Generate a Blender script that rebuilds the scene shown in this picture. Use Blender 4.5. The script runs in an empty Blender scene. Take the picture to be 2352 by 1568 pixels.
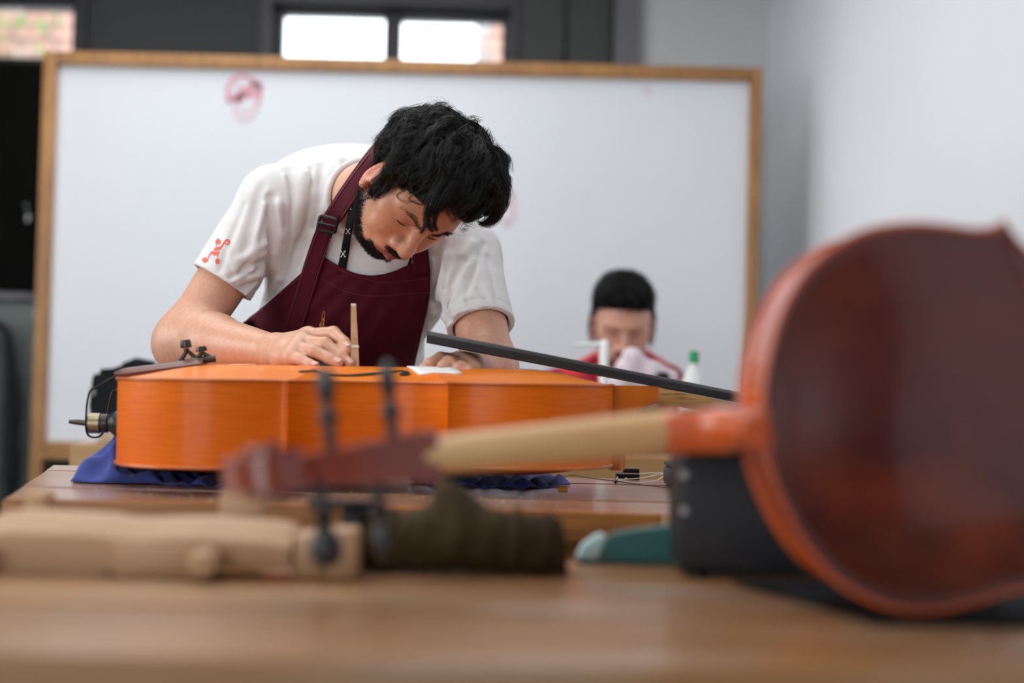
import bpy, bmesh, math, random
import numpy as np
from mathutils import Vector, Matrix
from mathutils.geometry import tessellate_polygon

random.seed(7); rng = np.random.default_rng(11)
scene = bpy.context.scene
COL = scene.collection

# ------------------------------------------------------------------ camera
F_PX = 3267.0; ZC = 1.066
_p = math.atan(96 / F_PX); _r = math.radians(1.4)
_r0 = np.array([1., 0, 0]); _u0 = np.array([0, -math.sin(_p), math.cos(_p)])
FWD = np.array([0, math.cos(_p), math.sin(_p)])
RGT = _r0 * math.cos(_r) + _u0 * math.sin(_r)
UPV = -_r0 * math.sin(_r) + _u0 * math.cos(_r)
CAM = np.array([0, 0, ZC])
cd = bpy.data.cameras.new('camera'); cam = bpy.data.objects.new('camera', cd); COL.objects.link(cam)
m = Matrix.Identity(4)
for i in range(3):
    m[i][0] = RGT[i]; m[i][1] = UPV[i]; m[i][2] = -FWD[i]; m[i][3] = CAM[i]
cam.matrix_world = m
cd.sensor_width = 36.0; cd.lens = 36.0 * F_PX / 2352.0
cd.clip_start = 0.05; cd.clip_end = 60
cd.dof.use_dof = True; cd.dof.focus_distance = 2.36; cd.dof.aperture_fstop = 1.6
scene.camera = cam
V3 = np.array

def ray(x, y): return FWD + RGT * (x - 1176) / F_PX + UPV * (784 - y) / F_PX
def P(x, y, d):
    """World point seen at photo pixel (x, y), d metres in front of the camera (world Y)."""
    v = ray(x, y); return CAM + v * d / v[1]
def PZ(x, y, z):
    v = ray(x, y); return CAM + v * (z - ZC) / v[2]

# ------------------------------------------------------------------ light
scene.view_settings.view_transform = 'Standard'
scene.view_settings.look = 'None'
scene.view_settings.exposure = -0.5
scene.view_settings.gamma = 1.0
scene.view_settings.use_curve_mapping = False
w = bpy.data.worlds.new('overcast_sky'); scene.world = w; w.use_nodes = True
w.node_tree.nodes['Background'].inputs[0].default_value = (0.93, 0.97, 1.0, 1)
w.node_tree.nodes['Background'].inputs[1].default_value = 6.5

def area(name, loc, target, sx, sy, power, color=(1, 1, 1)):
    l = bpy.data.lights.new(name, 'AREA'); l.shape = 'RECTANGLE'; l.size = sx; l.size_y = sy
    l.energy = power; l.color = color
    o = bpy.data.objects.new(name, l); COL.objects.link(o); o.location = loc
    o.rotation_euler = (Vector(target) - Vector(loc)).to_track_quat('-Z', 'Y').to_euler()
    return o
# daylight through the big window behind the camera and the window in the left wall, and an unseen overhead panel lengthened to reach the far corner
area('daylight_front', (-1.7, -2.45, 1.55), (-1.2, 3, 1.2), 2.2, 1.9, 20, (0.97, 0.98, 1.0))
area('daylight_left', (-3.05, 1.6, 1.75), (0, 2.3, 1.2), 2.4, 1.4, 26, (0.97, 0.99, 1.0))
area('overhead_panel', (-0.95, 2.9, 2.92), (-0.95, 2.9, 0), 2.0, 4.6, 104, (0.99, 0.995, 1.0))

# ------------------------------------------------------------------ materials
MATS = {}
def mat(name, col, rough=0.6, metal=0.0, coat=0.0, spec=0.5, noise=None, bump=None, sheen=0.0, coatrough=0.08,
        trans=0.0, attr=None, sss=0.0, wood=None, emit=None):
    """Procedural principled material. noise=(scale, colour2, stretch xyz, detail); bump=(scale, strength, dist)."""
    M = bpy.data.materials.new(name); M.use_nodes = True; MATS[name] = M
    nt = M.node_tree; N = nt.nodes; L = nt.links; b = N['Principled BSDF']
    b.inputs['Base Color'].default_value = (*col, 1); b.inputs['Roughness'].default_value = rough
    b.inputs['Metallic'].default_value = metal; b.inputs['Coat Weight'].default_value = coat
    b.inputs['Coat Roughness'].default_value = coatrough; b.inputs['Specular IOR Level'].default_value = spec
    b.inputs['Sheen Weight'].default_value = sheen; b.inputs['Transmission Weight'].default_value = trans
    if sss:
        b.inputs['Subsurface Weight'].default_value = sss
        b.inputs['Subsurface Radius'].default_value = (1.0, 0.35, 0.2); b.inputs['Subsurface Scale'].default_value = 0.006
    tc = N.new('ShaderNodeTexCoord')
    def noise_node(scale, stretch=(1, 1, 1), detail=4.0, dist=0.0):
        mp = N.new('ShaderNodeMapping'); mp.inputs['Scale'].default_value = stretch
        L.new(tc.outputs['Object'], mp.inputs[0])
        n = N.new('ShaderNodeTexNoise'); n.inputs['Scale'].default_value = scale; n.inputs['Detail'].default_value = detail
        n.inputs['Distortion'].default_value = dist
        L.new(mp.outputs[0], n.inputs['Vector']); return n
    if attr:
        a = N.new('ShaderNodeAttribute'); a.attribute_name = attr
        if noise:
            n = noise_node(noise[0], noise[2] if len(noise) > 2 else (1, 1, 1))
            mx = N.new('ShaderNodeMix'); mx.data_type = 'RGBA'; mx.blend_type = 'MULTIPLY'; mx.inputs[0].default_value = 1.0
            cr = N.new('ShaderNodeValToRGB'); cr.color_ramp.elements[0].color = (*noise[1], 1); cr.color_ramp.elements[1].color = (1, 1, 1, 1)
            cr.color_ramp.elements[0].position = 0.3; cr.color_ramp.elements[1].position = 0.7
            L.new(n.outputs['Fac'], cr.inputs[0]); L.new(a.outputs['Color'], mx.inputs[6]); L.new(cr.outputs[0], mx.inputs[7])
            L.new(mx.outputs[2], b.inputs['Base Color'])
        else:
            L.new(a.outputs['Color'], b.inputs['Base Color'])
    elif noise:
        n = noise_node(noise[0], noise[2] if len(noise) > 2 else (1, 1, 1), noise[3] if len(noise) > 3 else 4.0, noise[4] if len(noise) > 4 else 0.0)
        cr = N.new('ShaderNodeValToRGB'); cr.color_ramp.elements[0].color = (*col, 1); cr.color_ramp.elements[1].color = (*noise[1], 1)
        cr.color_ramp.elements[0].position = 0.35; cr.color_ramp.elements[1].position = 0.68
        L.new(n.outputs['Fac'], cr.inputs[0]); L.new(cr.outputs[0], b.inputs['Base Color'])
        out = cr.outputs[0]
        if wood:   # second, finer layer: grain streaks / wear (scale, colour, stretch, amount)
            n2 = noise_node(wood[0], wood[2], 6.0)
            cr2 = N.new('ShaderNodeValToRGB'); cr2.color_ramp.elements[0].position = wood[4] if len(wood) > 4 else 0.45
            cr2.color_ramp.elements[1].position = (wood[4] if len(wood) > 4 else 0.45) + 0.22
            cr2.color_ramp.elements[0].color = (0, 0, 0, 1); cr2.color_ramp.elements[1].color = (wood[3],) * 3 + (1,)
            L.new(n2.outputs['Fac'], cr2.inputs[0])
            mx = N.new('ShaderNodeMix'); mx.data_type = 'RGBA'; mx.inputs[7].default_value = (*wood[1], 1)
            L.new(cr2.outputs[0], mx.inputs[0]); L.new(out, mx.inputs[6]); L.new(mx.outputs[2], b.inputs['Base Color'])
    if bump:
        n = noise_node(bump[0], bump[3] if len(bump) > 3 else (1, 1, 1), 5.0)
        bp = N.new('ShaderNodeBump'); bp.inputs['Strength'].default_value = bump[1]; bp.inputs['Distance'].default_value = bump[2]
        L.new(n.outputs['Fac'], bp.inputs['Height']); L.new(bp.outputs[0], b.inputs['Normal'])
    if emit:
        b.inputs['Emission Color'].default_value = (*emit[0], 1); b.inputs['Emission Strength'].default_value = emit[1]
    return M

mat('wall_white', (0.80, 0.82, 0.86), 0.85, noise=(1.5, (0.77, 0.79, 0.84)), bump=(90, 0.08, 0.002))
mat('wall_grey_beige', (0.62, 0.61, 0.60), 0.85, noise=(1.5, (0.58, 0.575, 0.57)))
mat('wall_dark', (0.035, 0.036, 0.037), 0.8, noise=(2, (0.045, 0.045, 0.046)))
mat('wall_black', (0.004, 0.004, 0.0035), 0.9, spec=0.1)
mat('pilaster', (0.06, 0.06, 0.058), 0.8)
mat('pilaster_light', (0.15, 0.145, 0.16), 0.7)
mat('frame_dark', (0.02, 0.018, 0.022), 0.5)
mat('ceiling', (0.45, 0.45, 0.45), 0.9)
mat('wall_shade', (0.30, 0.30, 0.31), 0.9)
mat('floor', (0.12, 0.11, 0.10), 0.6, noise=(3, (0.15, 0.14, 0.125)))
mat('whiteboard', (0.74, 0.76, 0.80), 0.28, spec=0.4, noise=(1.2, (0.71, 0.735, 0.785)))
mat('board_frame', (0.33, 0.155, 0.05), 0.45, noise=(4, (0.42, 0.21, 0.07), (1, 1, 1)), wood=(10, (0.20, 0.08, 0.03), (8, 8, 1), 0.5))
mat('marker_red', (0.72, 0.30, 0.36), 0.5)
mat('marker_faint', (0.74, 0.58, 0.64), 0.5)
mat('bench', (0.38, 0.20, 0.105), 0.30, coat=0.35, coatrough=0.18, noise=(5, (0.27, 0.125, 0.06), (0.35, 3, 3)),
    wood=(26, (0.46, 0.33, 0.24), (0.3, 5, 5), 0.6), bump=(60, 0.10, 0.001, (0.2, 4, 4)))
mat('bench_edge', (0.50, 0.205, 0.042), 0.38, coat=0.2, noise=(6, (0.30, 0.12, 0.035), (0.3, 3, 6)), wood=(30, (0.17, 0.06, 0.02), (0.4, 4, 9), 0.6))
mat('bench_pale', (0.60, 0.36, 0.16), 0.4, noise=(6, (0.50, 0.27, 0.11), (0.3, 3, 6)))
mat('table', (0.40, 0.20, 0.075), 0.36, coat=0.20, coatrough=0.18, noise=(3.5, (0.21, 0.095, 0.038), (0.3, 2.6, 3)),
    wood=(7, (0.46, 0.36, 0.29), (0.6, 1.8, 2), 0.75, 0.5))
mat('back_bench', (0.46, 0.27, 0.105), 0.4, noise=(5, (0.36, 0.20, 0.075), (0.3, 2, 4)), wood=(9, (0.20, 0.10, 0.04), (3, 3, 3), 0.5, 0.62))
mat('back_bench_top', (0.42, 0.34, 0.24), 0.5, noise=(6, (0.34, 0.27, 0.19), (0.4, 3, 3)))
mat('wood_pale', (0.60, 0.385, 0.22), 0.5, noise=(4, (0.33, 0.175, 0.08), (0.3, 3, 3)), wood=(26, (0.44, 0.25, 0.12), (0.3, 5, 5), 0.5))
mat('wood_tan', (0.46, 0.27, 0.14), 0.5, noise=(7, (0.36, 0.19, 0.09), (0.3, 3, 3)))
mat('varnish_orange', (0.80, 0.172, 0.001), 0.45, coat=0.16, coatrough=0.16, spec=0.15, noise=(3.5, (0.70, 0.125, 0.0005), (1, 1, 2.0)),
    wood=(40, (0.56, 0.085, 0.001), (0.5, 0.5, 9), 0.45))
mat('varnish_orange_top', (0.84, 0.225, 0.008), 0.42, coat=0.25, spec=0.2, coatrough=0.12, noise=(3.0, (0.80, 0.175, 0.008), (1, 6, 6)))
mat('edge_worn', (0.62, 0.145, 0.012), 0.34, coat=0.4, noise=(9, (0.50, 0.095, 0.006), (1, 1, 1)), wood=(14, (0.78, 0.47, 0.15), (1, 1, 0.4), 1.0, 0.62))
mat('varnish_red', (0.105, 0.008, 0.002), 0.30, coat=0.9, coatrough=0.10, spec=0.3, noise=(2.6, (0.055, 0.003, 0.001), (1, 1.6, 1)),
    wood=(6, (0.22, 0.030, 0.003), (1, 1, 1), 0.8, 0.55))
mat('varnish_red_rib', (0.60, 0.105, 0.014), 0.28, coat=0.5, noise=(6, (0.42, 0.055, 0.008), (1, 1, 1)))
mat('varnish_red_dark', (0.27, 0.040, 0.010), 0.28, coat=0.5, noise=(9, (0.16, 0.017, 0.006)))
mat('varnish_heel', (0.62, 0.16, 0.010), 0.28, coat=0.7, noise=(5, (0.48, 0.10, 0.006), (1, 1, 1)))
mat('neck_bare', (0.58, 0.33, 0.12), 0.42, noise=(12, (0.50, 0.26, 0.085), (0.3, 3, 3)), wood=(34, (0.07, 0.035, 0.02), (0.35, 4, 4), 0.9, 0.56))
mat('neck_pale', (0.66, 0.43, 0.21), 0.42, noise=(9, (0.56, 0.33, 0.14), (0.3, 3, 3)))
mat('ebony', (0.014, 0.0135, 0.015), 0.36, spec=0.4, noise=(16, (0.030, 0.028, 0.030), (0.2, 4, 4)))
mat('tail_wood', (0.115, 0.048, 0.036), 0.42, coat=0.08, spec=0.3, noise=(14, (0.17, 0.075, 0.058), (0.3, 4, 4)))
mat('black_plastic', (0.007, 0.007, 0.008), 0.45, spec=0.3)
mat('black_matte', (0.005, 0.0055, 0.007), 0.8, spec=0.2, noise=(30, (0.008, 0.0085, 0.010)))
mat('hole_black', (0.006, 0.004, 0.004), 0.9)
mat('brass', (0.30, 0.25, 0.16), 0.40, metal=1.0, noise=(60, (0.30, 0.25, 0.17)))
mat('bronze_dark', (0.07, 0.06, 0.05), 0.32, metal=0.8)
mat('steel', (0.72, 0.73, 0.75), 0.28, metal=1.0)
mat('wire_white', (0.78, 0.77, 0.76), 0.4)
mat('string_brown', (0.11, 0.05, 0.045), 0.5)
mat('paper', (0.80, 0.79, 0.77), 0.7)
mat('paper_edge', (0.50, 0.47, 0.45), 0.8)
mat('cloth_blue', (0.034, 0.054, 0.25), 0.85, sheen=0.2, noise=(12, (0.046, 0.078, 0.33)), bump=(900, 0.2, 0.0006))
mat('orange_bit', (0.95, 0.42, 0.03), 0.6)
mat('shavings', (0.72, 0.56, 0.38), 0.8)
mat('olive_canvas', (0.055, 0.036, 0.014), 0.8, spec=0.15, noise=(9, (0.032, 0.017, 0.006), (2.2, 0.6, 0.6)), bump=(300, 0.2, 0.001), wood=(6, (0.16, 0.125, 0.07), (1.6, 1, 1), 0.5, 0.58))
mat('teal', (0.015, 0.115, 0.105), 0.35, coat=0.2)
mat('teal_tip', (0.46, 0.66, 0.66), 0.35)
mat('case_dark', (0.018, 0.018, 0.022), 0.55, spec=0.3, noise=(20, (0.014, 0.014, 0.017)))
mat('shirt_white', (0.73, 0.715, 0.715), 0.9, sheen=0.15, noise=(40, (0.67, 0.656, 0.656)), bump=(1100, 0.15, 0.0005))
mat('apron_maroon', (0.058, 0.0025, 0.009), 0.9, spec=0.2, noise=(50, (0.070, 0.0035, 0.012)), bump=(1200, 0.25, 0.0005))
mat('apron_stitch', (0.115, 0.012, 0.020), 0.8)
mat('gold_thread', (0.72, 0.38, 0.07), 0.5)
mat('logo_red', (0.83, 0.14, 0.085), 0.8)
mat('logo_white', (0.75, 0.75, 0.73), 0.7)
mat('lanyard_black', (0.005, 0.005, 0.006), 0.8, spec=0.15)
mat('trousers', (0.03, 0.032, 0.045), 0.85)
mat('skin', (0.55, 0.3, 0.2), 0.38, attr='tint', noise=(150, (0.88, 0.86, 0.85)), bump=(700, 0.10, 0.0006), sss=0.12, spec=0.42)
mat('nail', (0.66, 0.37, 0.29), 0.3, coat=0.1)
mat('hair_black', (0.0055, 0.005, 0.005), 0.30, spec=0.42)
mat('hair_core', (0.003, 0.0026, 0.0026), 0.85, spec=0.1)
mat('beard', (0.010, 0.008, 0.008), 0.6, spec=0.2)
mat('lash', (0.012, 0.008, 0.007), 0.6)
mat('hat_black', (0.012, 0.014, 0.014), 0.8)
mat('shirt_red', (0.62, 0.03, 0.022), 0.8, noise=(6, (0.50, 0.02, 0.03)))
mat('vest_crimson', (0.30, 0.006, 0.028), 0.85)
mat('cloth_pinkish', (0.68, 0.58, 0.63), 0.85)
mat('white_plastic', (0.80, 0.81, 0.82), 0.4)
mat('bottle_white', (0.74, 0.76, 0.77), 0.35)
mat('label_cream', (0.70, 0.68, 0.58), 0.5)
mat('cap_green', (0.01, 0.30, 0.12), 0.45)
mat('machine_grey', (0.065, 0.078, 0.078), 0.5)
mat('machine_panel', (0.10, 0.125, 0.115), 0.5)
mat('hose', (0.028, 0.033, 0.038), 0.45)
mat('bag_grey', (0.16, 0.155, 0.165), 0.8)
mat('brick', (0.42, 0.20, 0.15), 0.9, noise=(3, (0.55, 0.36, 0.30)))
mat('mortar', (0.30, 0.28, 0.27), 0.9)
mat('leaf', (0.10, 0.30, 0.06), 0.7)
mat('bark', (0.10, 0.07, 0.05), 0.9)
def glass_mat():
    M = bpy.data.materials.new('pane_glass'); M.use_nodes = True; MATS['pane_glass'] = M
    N = M.node_tree.nodes; L = M.node_tree.links; N.remove(N['Principled BSDF'])
    t = N.new('ShaderNodeBsdfTransparent'); t.inputs[0].default_value = (0.96, 0.97, 0.97, 1); g = N.new('ShaderNodeBsdfGlossy'); g.inputs['Roughness'].default_value = 0.02
    x = N.new('ShaderNodeMixShader'); x.inputs[0].default_value = 0.06
    L.new(t.outputs[0], x.inputs[1]); L.new(g.outputs[0], x.inputs[2]); L.new(x.outputs[0], N['Material Output'].inputs[0])
glass_mat()

# ------------------------------------------------------------------ mesh helpers
def link(name, me, matn, parent=None):
    o = bpy.data.objects.new(name, me); COL.objects.link(o)
    if matn is not None and len(me.materials) == 0: me.materials.append(MATS[matn])
    if parent is not None: o.parent = parent
    return o
def mk(name, verts, faces, matn, parent=None, smooth=True, sharp=35):
    me = bpy.data.meshes.new(name)
    verts = np.asarray(verts, float)
    me.from_pydata([tuple(v) for v in verts], [], [tuple(int(i) for i in f) for f in faces])
    me.update()
    if smooth:
        me.polygons.foreach_set('use_smooth', [True] * len(me.polygons))
        if sharp: me.set_sharp_from_angle(angle=math.radians(sharp))
    return link(name, me, matn, parent)
def from_bm(name, bm, matn, parent=None, smooth=True, sharp=35):
    bmesh.ops.recalc_face_normals(bm, faces=bm.faces)
    me = bpy.data.meshes.new(name); bm.to_mesh(me); bm.free()
    if smooth:
        me.polygons.foreach_set('use_smooth', [True] * len(me.polygons))
        if sharp: me.set_sharp_from_angle(angle=math.radians(sharp))
    return link(name, me, matn, parent)
def bm_box(bm, lo, hi, bevel=0.0, rot=None, seg=2):
    lo = Vector(lo); hi = Vector(hi); c = (lo + hi) / 2
    r = bmesh.ops.create_cube(bm, size=1.0)
    vs = r['verts']
    bmesh.ops.scale(bm, verts=vs, vec=hi - lo)
    if bevel:
        es = list({e for v in vs for e in v.link_edges})
        g = bmesh.ops.bevel(bm, geom=es, offset=bevel, segments=seg, affect='EDGES', profile=0.5)
        vs = list({v for f in g['faces'] for v in f.verts} | {v for v in vs if v.is_valid})
    if rot is not None: bmesh.ops.rotate(bm, verts=vs, cent=(0, 0, 0), matrix=rot)
    bmesh.ops.translate(bm, verts=vs, vec=c)
def box(name, lo, hi, matn, parent=None, bevel=0.0, rot=None):
    bm = bmesh.new(); bm_box(bm, lo, hi, bevel, rot); return from_bm(name, bm, matn, parent)
def prism(name, poly, depth_vec, matn, parent=None, bevel=0.0, smooth=True):
    """Polygon (list of 3D points) extruded along depth_vec."""
    bm = bmesh.new(); a = [bm.verts.new(tuple(p)) for p in poly]; b = [bm.verts.new(tuple(V3(p) + V3(depth_vec))) for p in poly]
    bm.faces.new(a); bm.faces.new(b[::-1]); n = len(a)
    for i in range(n): bm.faces.new((a[i], b[i], b[(i + 1) % n], a[(i + 1) % n]))
    if bevel:
        bmesh.ops.recalc_face_normals(bm, faces=bm.faces)
        bmesh.ops.bevel(bm, geom=[e for e in bm.edges if e.calc_face_angle(0) > 0.6], offset=bevel, segments=2, affect='EDGES')
    return from_bm(name, bm, matn, parent, smooth)
def frames(pts):
    pts = np.asarray(pts, float); t = np.gradient(pts, axis=0); t /= np.linalg.norm(t, axis=1)[:, None] + 1e-12
    ref = V3([0, 0, 1.]) if abs(t[0][2]) < 0.9 else V3([1., 0, 0])
    n = np.cross(t[0], ref); n /= np.linalg.norm(n); ns = [n]
    for i in range(1, len(pts)):
        n = ns[-1] - t[i] * (ns[-1] @ t[i]); n /= np.linalg.norm(n) + 1e-12; ns.append(n)
    ns = np.array(ns); return pts, t, ns, np.cross(t, ns)
def tube_geo(pts, radii, sides=10, squash=1.0, base=0):
    pts, t, n, b = frames(pts); radii = np.broadcast_to(radii, (len(pts),)); vs = []; fs = []
    for i in range(len(pts)):
        for k in range(sides):
            a = 2 * math.pi * k / sides
            vs.append(pts[i] + n[i] * math.cos(a) * radii[i] + b[i] * math.sin(a) * radii[i] * squash)
    for i in range(len(pts) - 1):
        for k in range(sides):
            fs.append((base + i * sides + k, base + i * sides + (k + 1) % sides, base + (i + 1) * sides + (k + 1) % sides, base + (i + 1) * sides + k))
    fs.append([base + k for k in range(sides)][::-1]); fs.append([base + (len(pts) - 1) * sides + k for k in range(sides)])
    return vs, fs
def tube(name, pts, radii, matn, parent=None, sides=10, squash=1.0, sharp=50):
    v, f = tube_geo(pts, radii, sides, squash); return mk(name, v, f, matn, parent, True, sharp)
def lathe(name, prof, matn, parent=None, sides=24, origin=(0, 0, 0), axis='z', sharp=40):
    """prof: list of (radius, height)."""
    vs = []; fs = []; n = len(prof)
    for r, h in prof:
        for k in range(sides):
            a = 2 * math.pi * k / sides; x, y = max(r, 1e-5) * math.cos(a), max(r, 1e-5) * math.sin(a)
            vs.append(V3(origin) + (V3([x, y, h]) if axis == 'z' else V3([h, x, y]) if axis == 'x' else V3([x, h, y])))
    for i in range(n - 1):
        for k in range(sides): fs.append((i * sides + k, i * sides + (k + 1) % sides, (i + 1) * sides + (k + 1) % sides, (i + 1) * sides + k))
    fs.append(list(range(sides))[::-1]); fs.append([(n - 1) * sides + k for k in range(sides)])
    return mk(name, vs, fs, matn, parent, True, sharp)
def spline(pts, n):
    """Catmull-Rom through pts, n samples."""
    pts = np.asarray(pts, float); q = np.vstack([2 * pts[0] - pts[1], pts, 2 * pts[-1] - pts[-2]])
    out = []; m_ = len(pts) - 1
    for s in np.linspace(0, m_, n):
        i = min(int(s), m_ - 1); t = s - i; a, b, c, d = q[i], q[i + 1], q[i + 2], q[i + 3]
        out.append(0.5 * ((2 * b) + (c - a) * t + (2 * a - 5 * b + 4 * c - d) * t * t + (3 * b - a - 3 * c + d) * t ** 3))
    return np.array(out)
def tag(o, label, cat=None, group=None):
    o['label'] = label
    if cat: o['category'] = cat
    if group: o['group'] = group
    return o
def struct(o): o['kind'] = 'structure'; return o
def thing(name, label, cat, loc=(0, 0, 0), rot=None, group=None):
    o = bpy.data.objects.new(name, None); COL.objects.link(o); o.empty_display_size = 0.05
    if rot is not None:
        mm = rot.to_4x4(); mm.translation = Vector(loc); o.matrix_world = mm
    else: o.location = loc
    return tag(o, label, cat, group)
def holed_wall(name, axis, pos, u0, u1, z0, z1, holes, thick, matn):
    """Wall in plane axis=pos (thickness going outwards), with rectangular openings (ua, ub, za, zb)."""
    us = sorted({u0, u1, *[h[0] for h in holes], *[h[1] for h in holes]}); zs = sorted({z0, z1, *[h[2] for h in holes], *[h[3] for h in holes]})
    bm = bmesh.new()
    for i in range(len(us) - 1):
        for j in range(len(zs) - 1):
            uc, zc = (us[i] + us[i + 1]) / 2, (zs[j] + zs[j + 1]) / 2
            if any(h[0] < uc < h[1] and h[2] < zc < h[3] for h in holes): continue
            a, b = sorted((pos, pos + thick))
            if axis == 'y': bm_box(bm, (us[i], a, zs[j]), (us[i + 1], b, zs[j + 1]))
            else: bm_box(bm, (a, us[i], zs[j]), (b, us[i + 1], zs[j + 1]))
    bmesh.ops.remove_doubles(bm, verts=bm.verts, dist=1e-5)
    return struct(from_bm(name, bm, matn, None, False))
def window(name, axis, pos, ua, ub, za, zb, fw=0.035, depth=0.06, bars=0):
    """Window set in a wall opening: frame parts and a glass pane."""
    root = bpy.data.objects.new(name, None); COL.objects.link(root); root['kind'] = 'structure'
    uc = (ua + ub) / 2
    root.location = (uc, pos, za) if axis == 'y' else (pos, uc, za)
    def bx(nm, u0, u1, z0, z1, d0, d1, mt):
        lo, hi = ((u0 - uc, d0, z0 - za), (u1 - uc, d1, z1 - za)) if axis == 'y' else ((d0, u0 - uc, z0 - za), (d1, u1 - uc, z1 - za))
        return box(nm, lo, hi, mt, root, 0.003)
    e = 0.001
    bx('jamb', ua + e, ua + fw, za + e, zb - e, 0.0, depth, 'frame_dark'); bx('jamb', ub - fw, ub - e, za + e, zb - e, 0.0, depth, 'frame_dark')
    bx('head_rail', ua + fw, ub - fw, zb - fw, zb - e, 0.0, depth, 'frame_dark'); bx('sill_rail', ua + fw, ub - fw, za + e, za + fw, 0.0, depth, 'frame_dark')
    for k in range(bars):
        u = ua + (ub - ua) * (k + 1) / (bars + 1); bx('mullion', u - fw / 2, u + fw / 2, za + fw, zb - fw, 0.0, depth, 'frame_dark')
    for k in range(bars + 1):
        a = ua + (ub - ua) * k / (bars + 1) + (fw if k == 0 else fw / 2); b = ua + (ub - ua) * (k + 1) / (bars + 1) - (fw if k == bars else fw / 2)
        bx('pane', a, b, za + fw, zb - fw, depth * 0.4, depth * 0.5, 'pane_glass')
    return root

# ------------------------------------------------------------------ the room
XL, XR, YB, YF, ZT = -3.2, 1.02, 5.8, -2.6, 2.95
struct(box('floor', (XL - .2, YF - .2, -0.1), (XR + .2, YB + .2, 0), 'floor'))
struct(box('ceiling', (XL - .2, YF - .2, ZT), (XR + .2, YB + .2, ZT + 0.1), 'ceiling'))
for n_, lo, hi in (('trim_8', (-2.03, .52, 2.90), (-1.97, 5.28, 2.949)), ('trim_9', (.07, .52, 2.90), (.13, 5.28, 2.949)), ('trim_10', (-1.969, .52, 2.90), (.069, .58, 2.949)), ('trim_11', (-1.969, 5.22, 2.90), (.069, 5.28, 2.949))): struct(box(n_, lo, hi, 'frame_dark'))   # rim of the light panel
W1 = (-2.35, -1.81, 2.325, 2.605); W2 = (-1.01, -0.523, 2.30, 2.597); W3 = (-0.523, -0.037, 2.30, 2.587)
holed_wall('wall_back', 'y', YB, XL, 0.49, 0, ZT, [W1, W2, W3], 0.16, 'wall_dark')
holed_wall('wall_alcove', 'y', YB - 0.02, 0.49, XR, 0, ZT, [], 0.18, 'wall_grey_beige')
holed_wall('wall_right', 'x', XR, YF, YB, 0, ZT, [], 0.16, 'wall_white')
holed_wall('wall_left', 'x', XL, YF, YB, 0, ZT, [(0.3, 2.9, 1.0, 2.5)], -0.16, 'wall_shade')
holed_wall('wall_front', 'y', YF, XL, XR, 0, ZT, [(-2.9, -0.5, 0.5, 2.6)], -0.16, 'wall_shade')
window('window_1', 'y', YB + 0.03, *W1); window('window_2', 'y', YB + 0.03, *W2); window('window_3', 'y', YB + 0.03, *W3)
window('window_4', 'x', XL - 0.10, 0.3, 2.9, 1.0, 2.5, 0.05, 0.06, 2); window('window_5', 'y', YF - 0.10, -2.9, -0.5, 0.5, 2.6, 0.05, 0.06, 2)
# raised strips of the back wall: dark surround of the windows, pilasters and the dark door at the left
struct(box('trim_1', (-1.06, YB - 0.03, 2.60), (-0.0, YB - 0.001, 2.66), 'frame_dark'))
struct(box('trim_2', (-1.06, YB - 0.03, 0.0), (-1.012, YB - 0.001, 2.599), 'frame_dark'))
struct(box('trim_3', (-0.035, YB - 0.03, 0.0), (0.0, YB - 0.001, 2.599), 'frame_dark'))
struct(box('trim_4', (0.005, YB - 0.02, 0.0), (0.18, YB - 0.001, ZT - .001), 'pilaster'))
struct(box('trim_5', (0.20, YB - 0.03, 0.0), (0.37, YB - 0.001, ZT - .001), 'pilaster'))
struct(box('trim_6', (0.385, YB - 0.07, 0.0), (0.487, YB - 0.001, ZT - .001), 'pilaster_light'))
struct(box('trim_7', (-1.808, YB - 0.03, 0.0), (-1.775, YB - 0.001, 2.66), 'frame_dark'))
struct(box('door_1', (-2.9, YB - 0.05, 0.0), (-1.812, YB - 0.001, 2.322), 'wall_black', None, 0.004))

# outside: brick house and a tree seen through the high windows
def brick_house(label, x0, x1, z0, z1, y):
    t = thing('brick_house', label, 'building', ((x0 + x1) / 2, y + 0.3, 0))
    box('house_wall', (x0 - (x0 + x1) / 2, -0.29, 0), (x1 - (x0 + x1) / 2, 0.3, z1), 'mortar', t)
    me = None; bw, bh = 0.21, 0.085; rows = int((z1 - z0) / bh); cols = int((x1 - x0) / bw)
    for j in range(rows):
        for i in range(cols):
            x = x0 + bw * (i + (0.5 if j % 2 else 0.25)) - (x0 + x1) / 2
            if x + bw > (x1 - x0) / 2: continue
            if me is None:
                o = box('brick', (0, -0.02, 0), (bw - 0.022, 0, bh - 0.02), 'brick', t, 0.004); me = o.data
            else:
                o = bpy.data.objects.new('brick', me); COL.objects.link(o); o.parent = t
            o.location = (x, -0.291, z0 + j * bh)
brick_house('red brick house outside the small left-hand window with foliage', -3.75, -2.35, 2.75, 3.6, 8.6)
brick_house('red brick house corner outside the paired windows above the whiteboard', -0.27, 0.6, 2.75, 3.32, 8.6)
t = thing('garden_tree', 'bright green garden tree outside beside the brick house', 'tree', (-3.45, 7.9, 0))
tube('trunk', [(0, 0, 0), (0.03, 0, 1.2), (0, 0.02, 2.6)], [0.09, 0.07, 0.04], 'bark', t)
vs = []; fs = []
for k in range(900):
    c = rng.normal(size=3) * V3([0.26, 0.22, 0.42]) + V3([0, 0, 3.05]); a = rng.normal(size=3); a /= np.linalg.norm(a); b = np.cross(a, rng.normal(size=3)); b /= np.linalg.norm(b)
    s = 0.05; i = len(vs); vs += [c - a * s, c + b * s * .5, c + a * s, c - b * s * .5]; fs.append((i, i + 1, i + 2, i + 3))
o = mk('foliage', vs, fs, 'leaf', t, False); o['kind'] = 'stuff'

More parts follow.
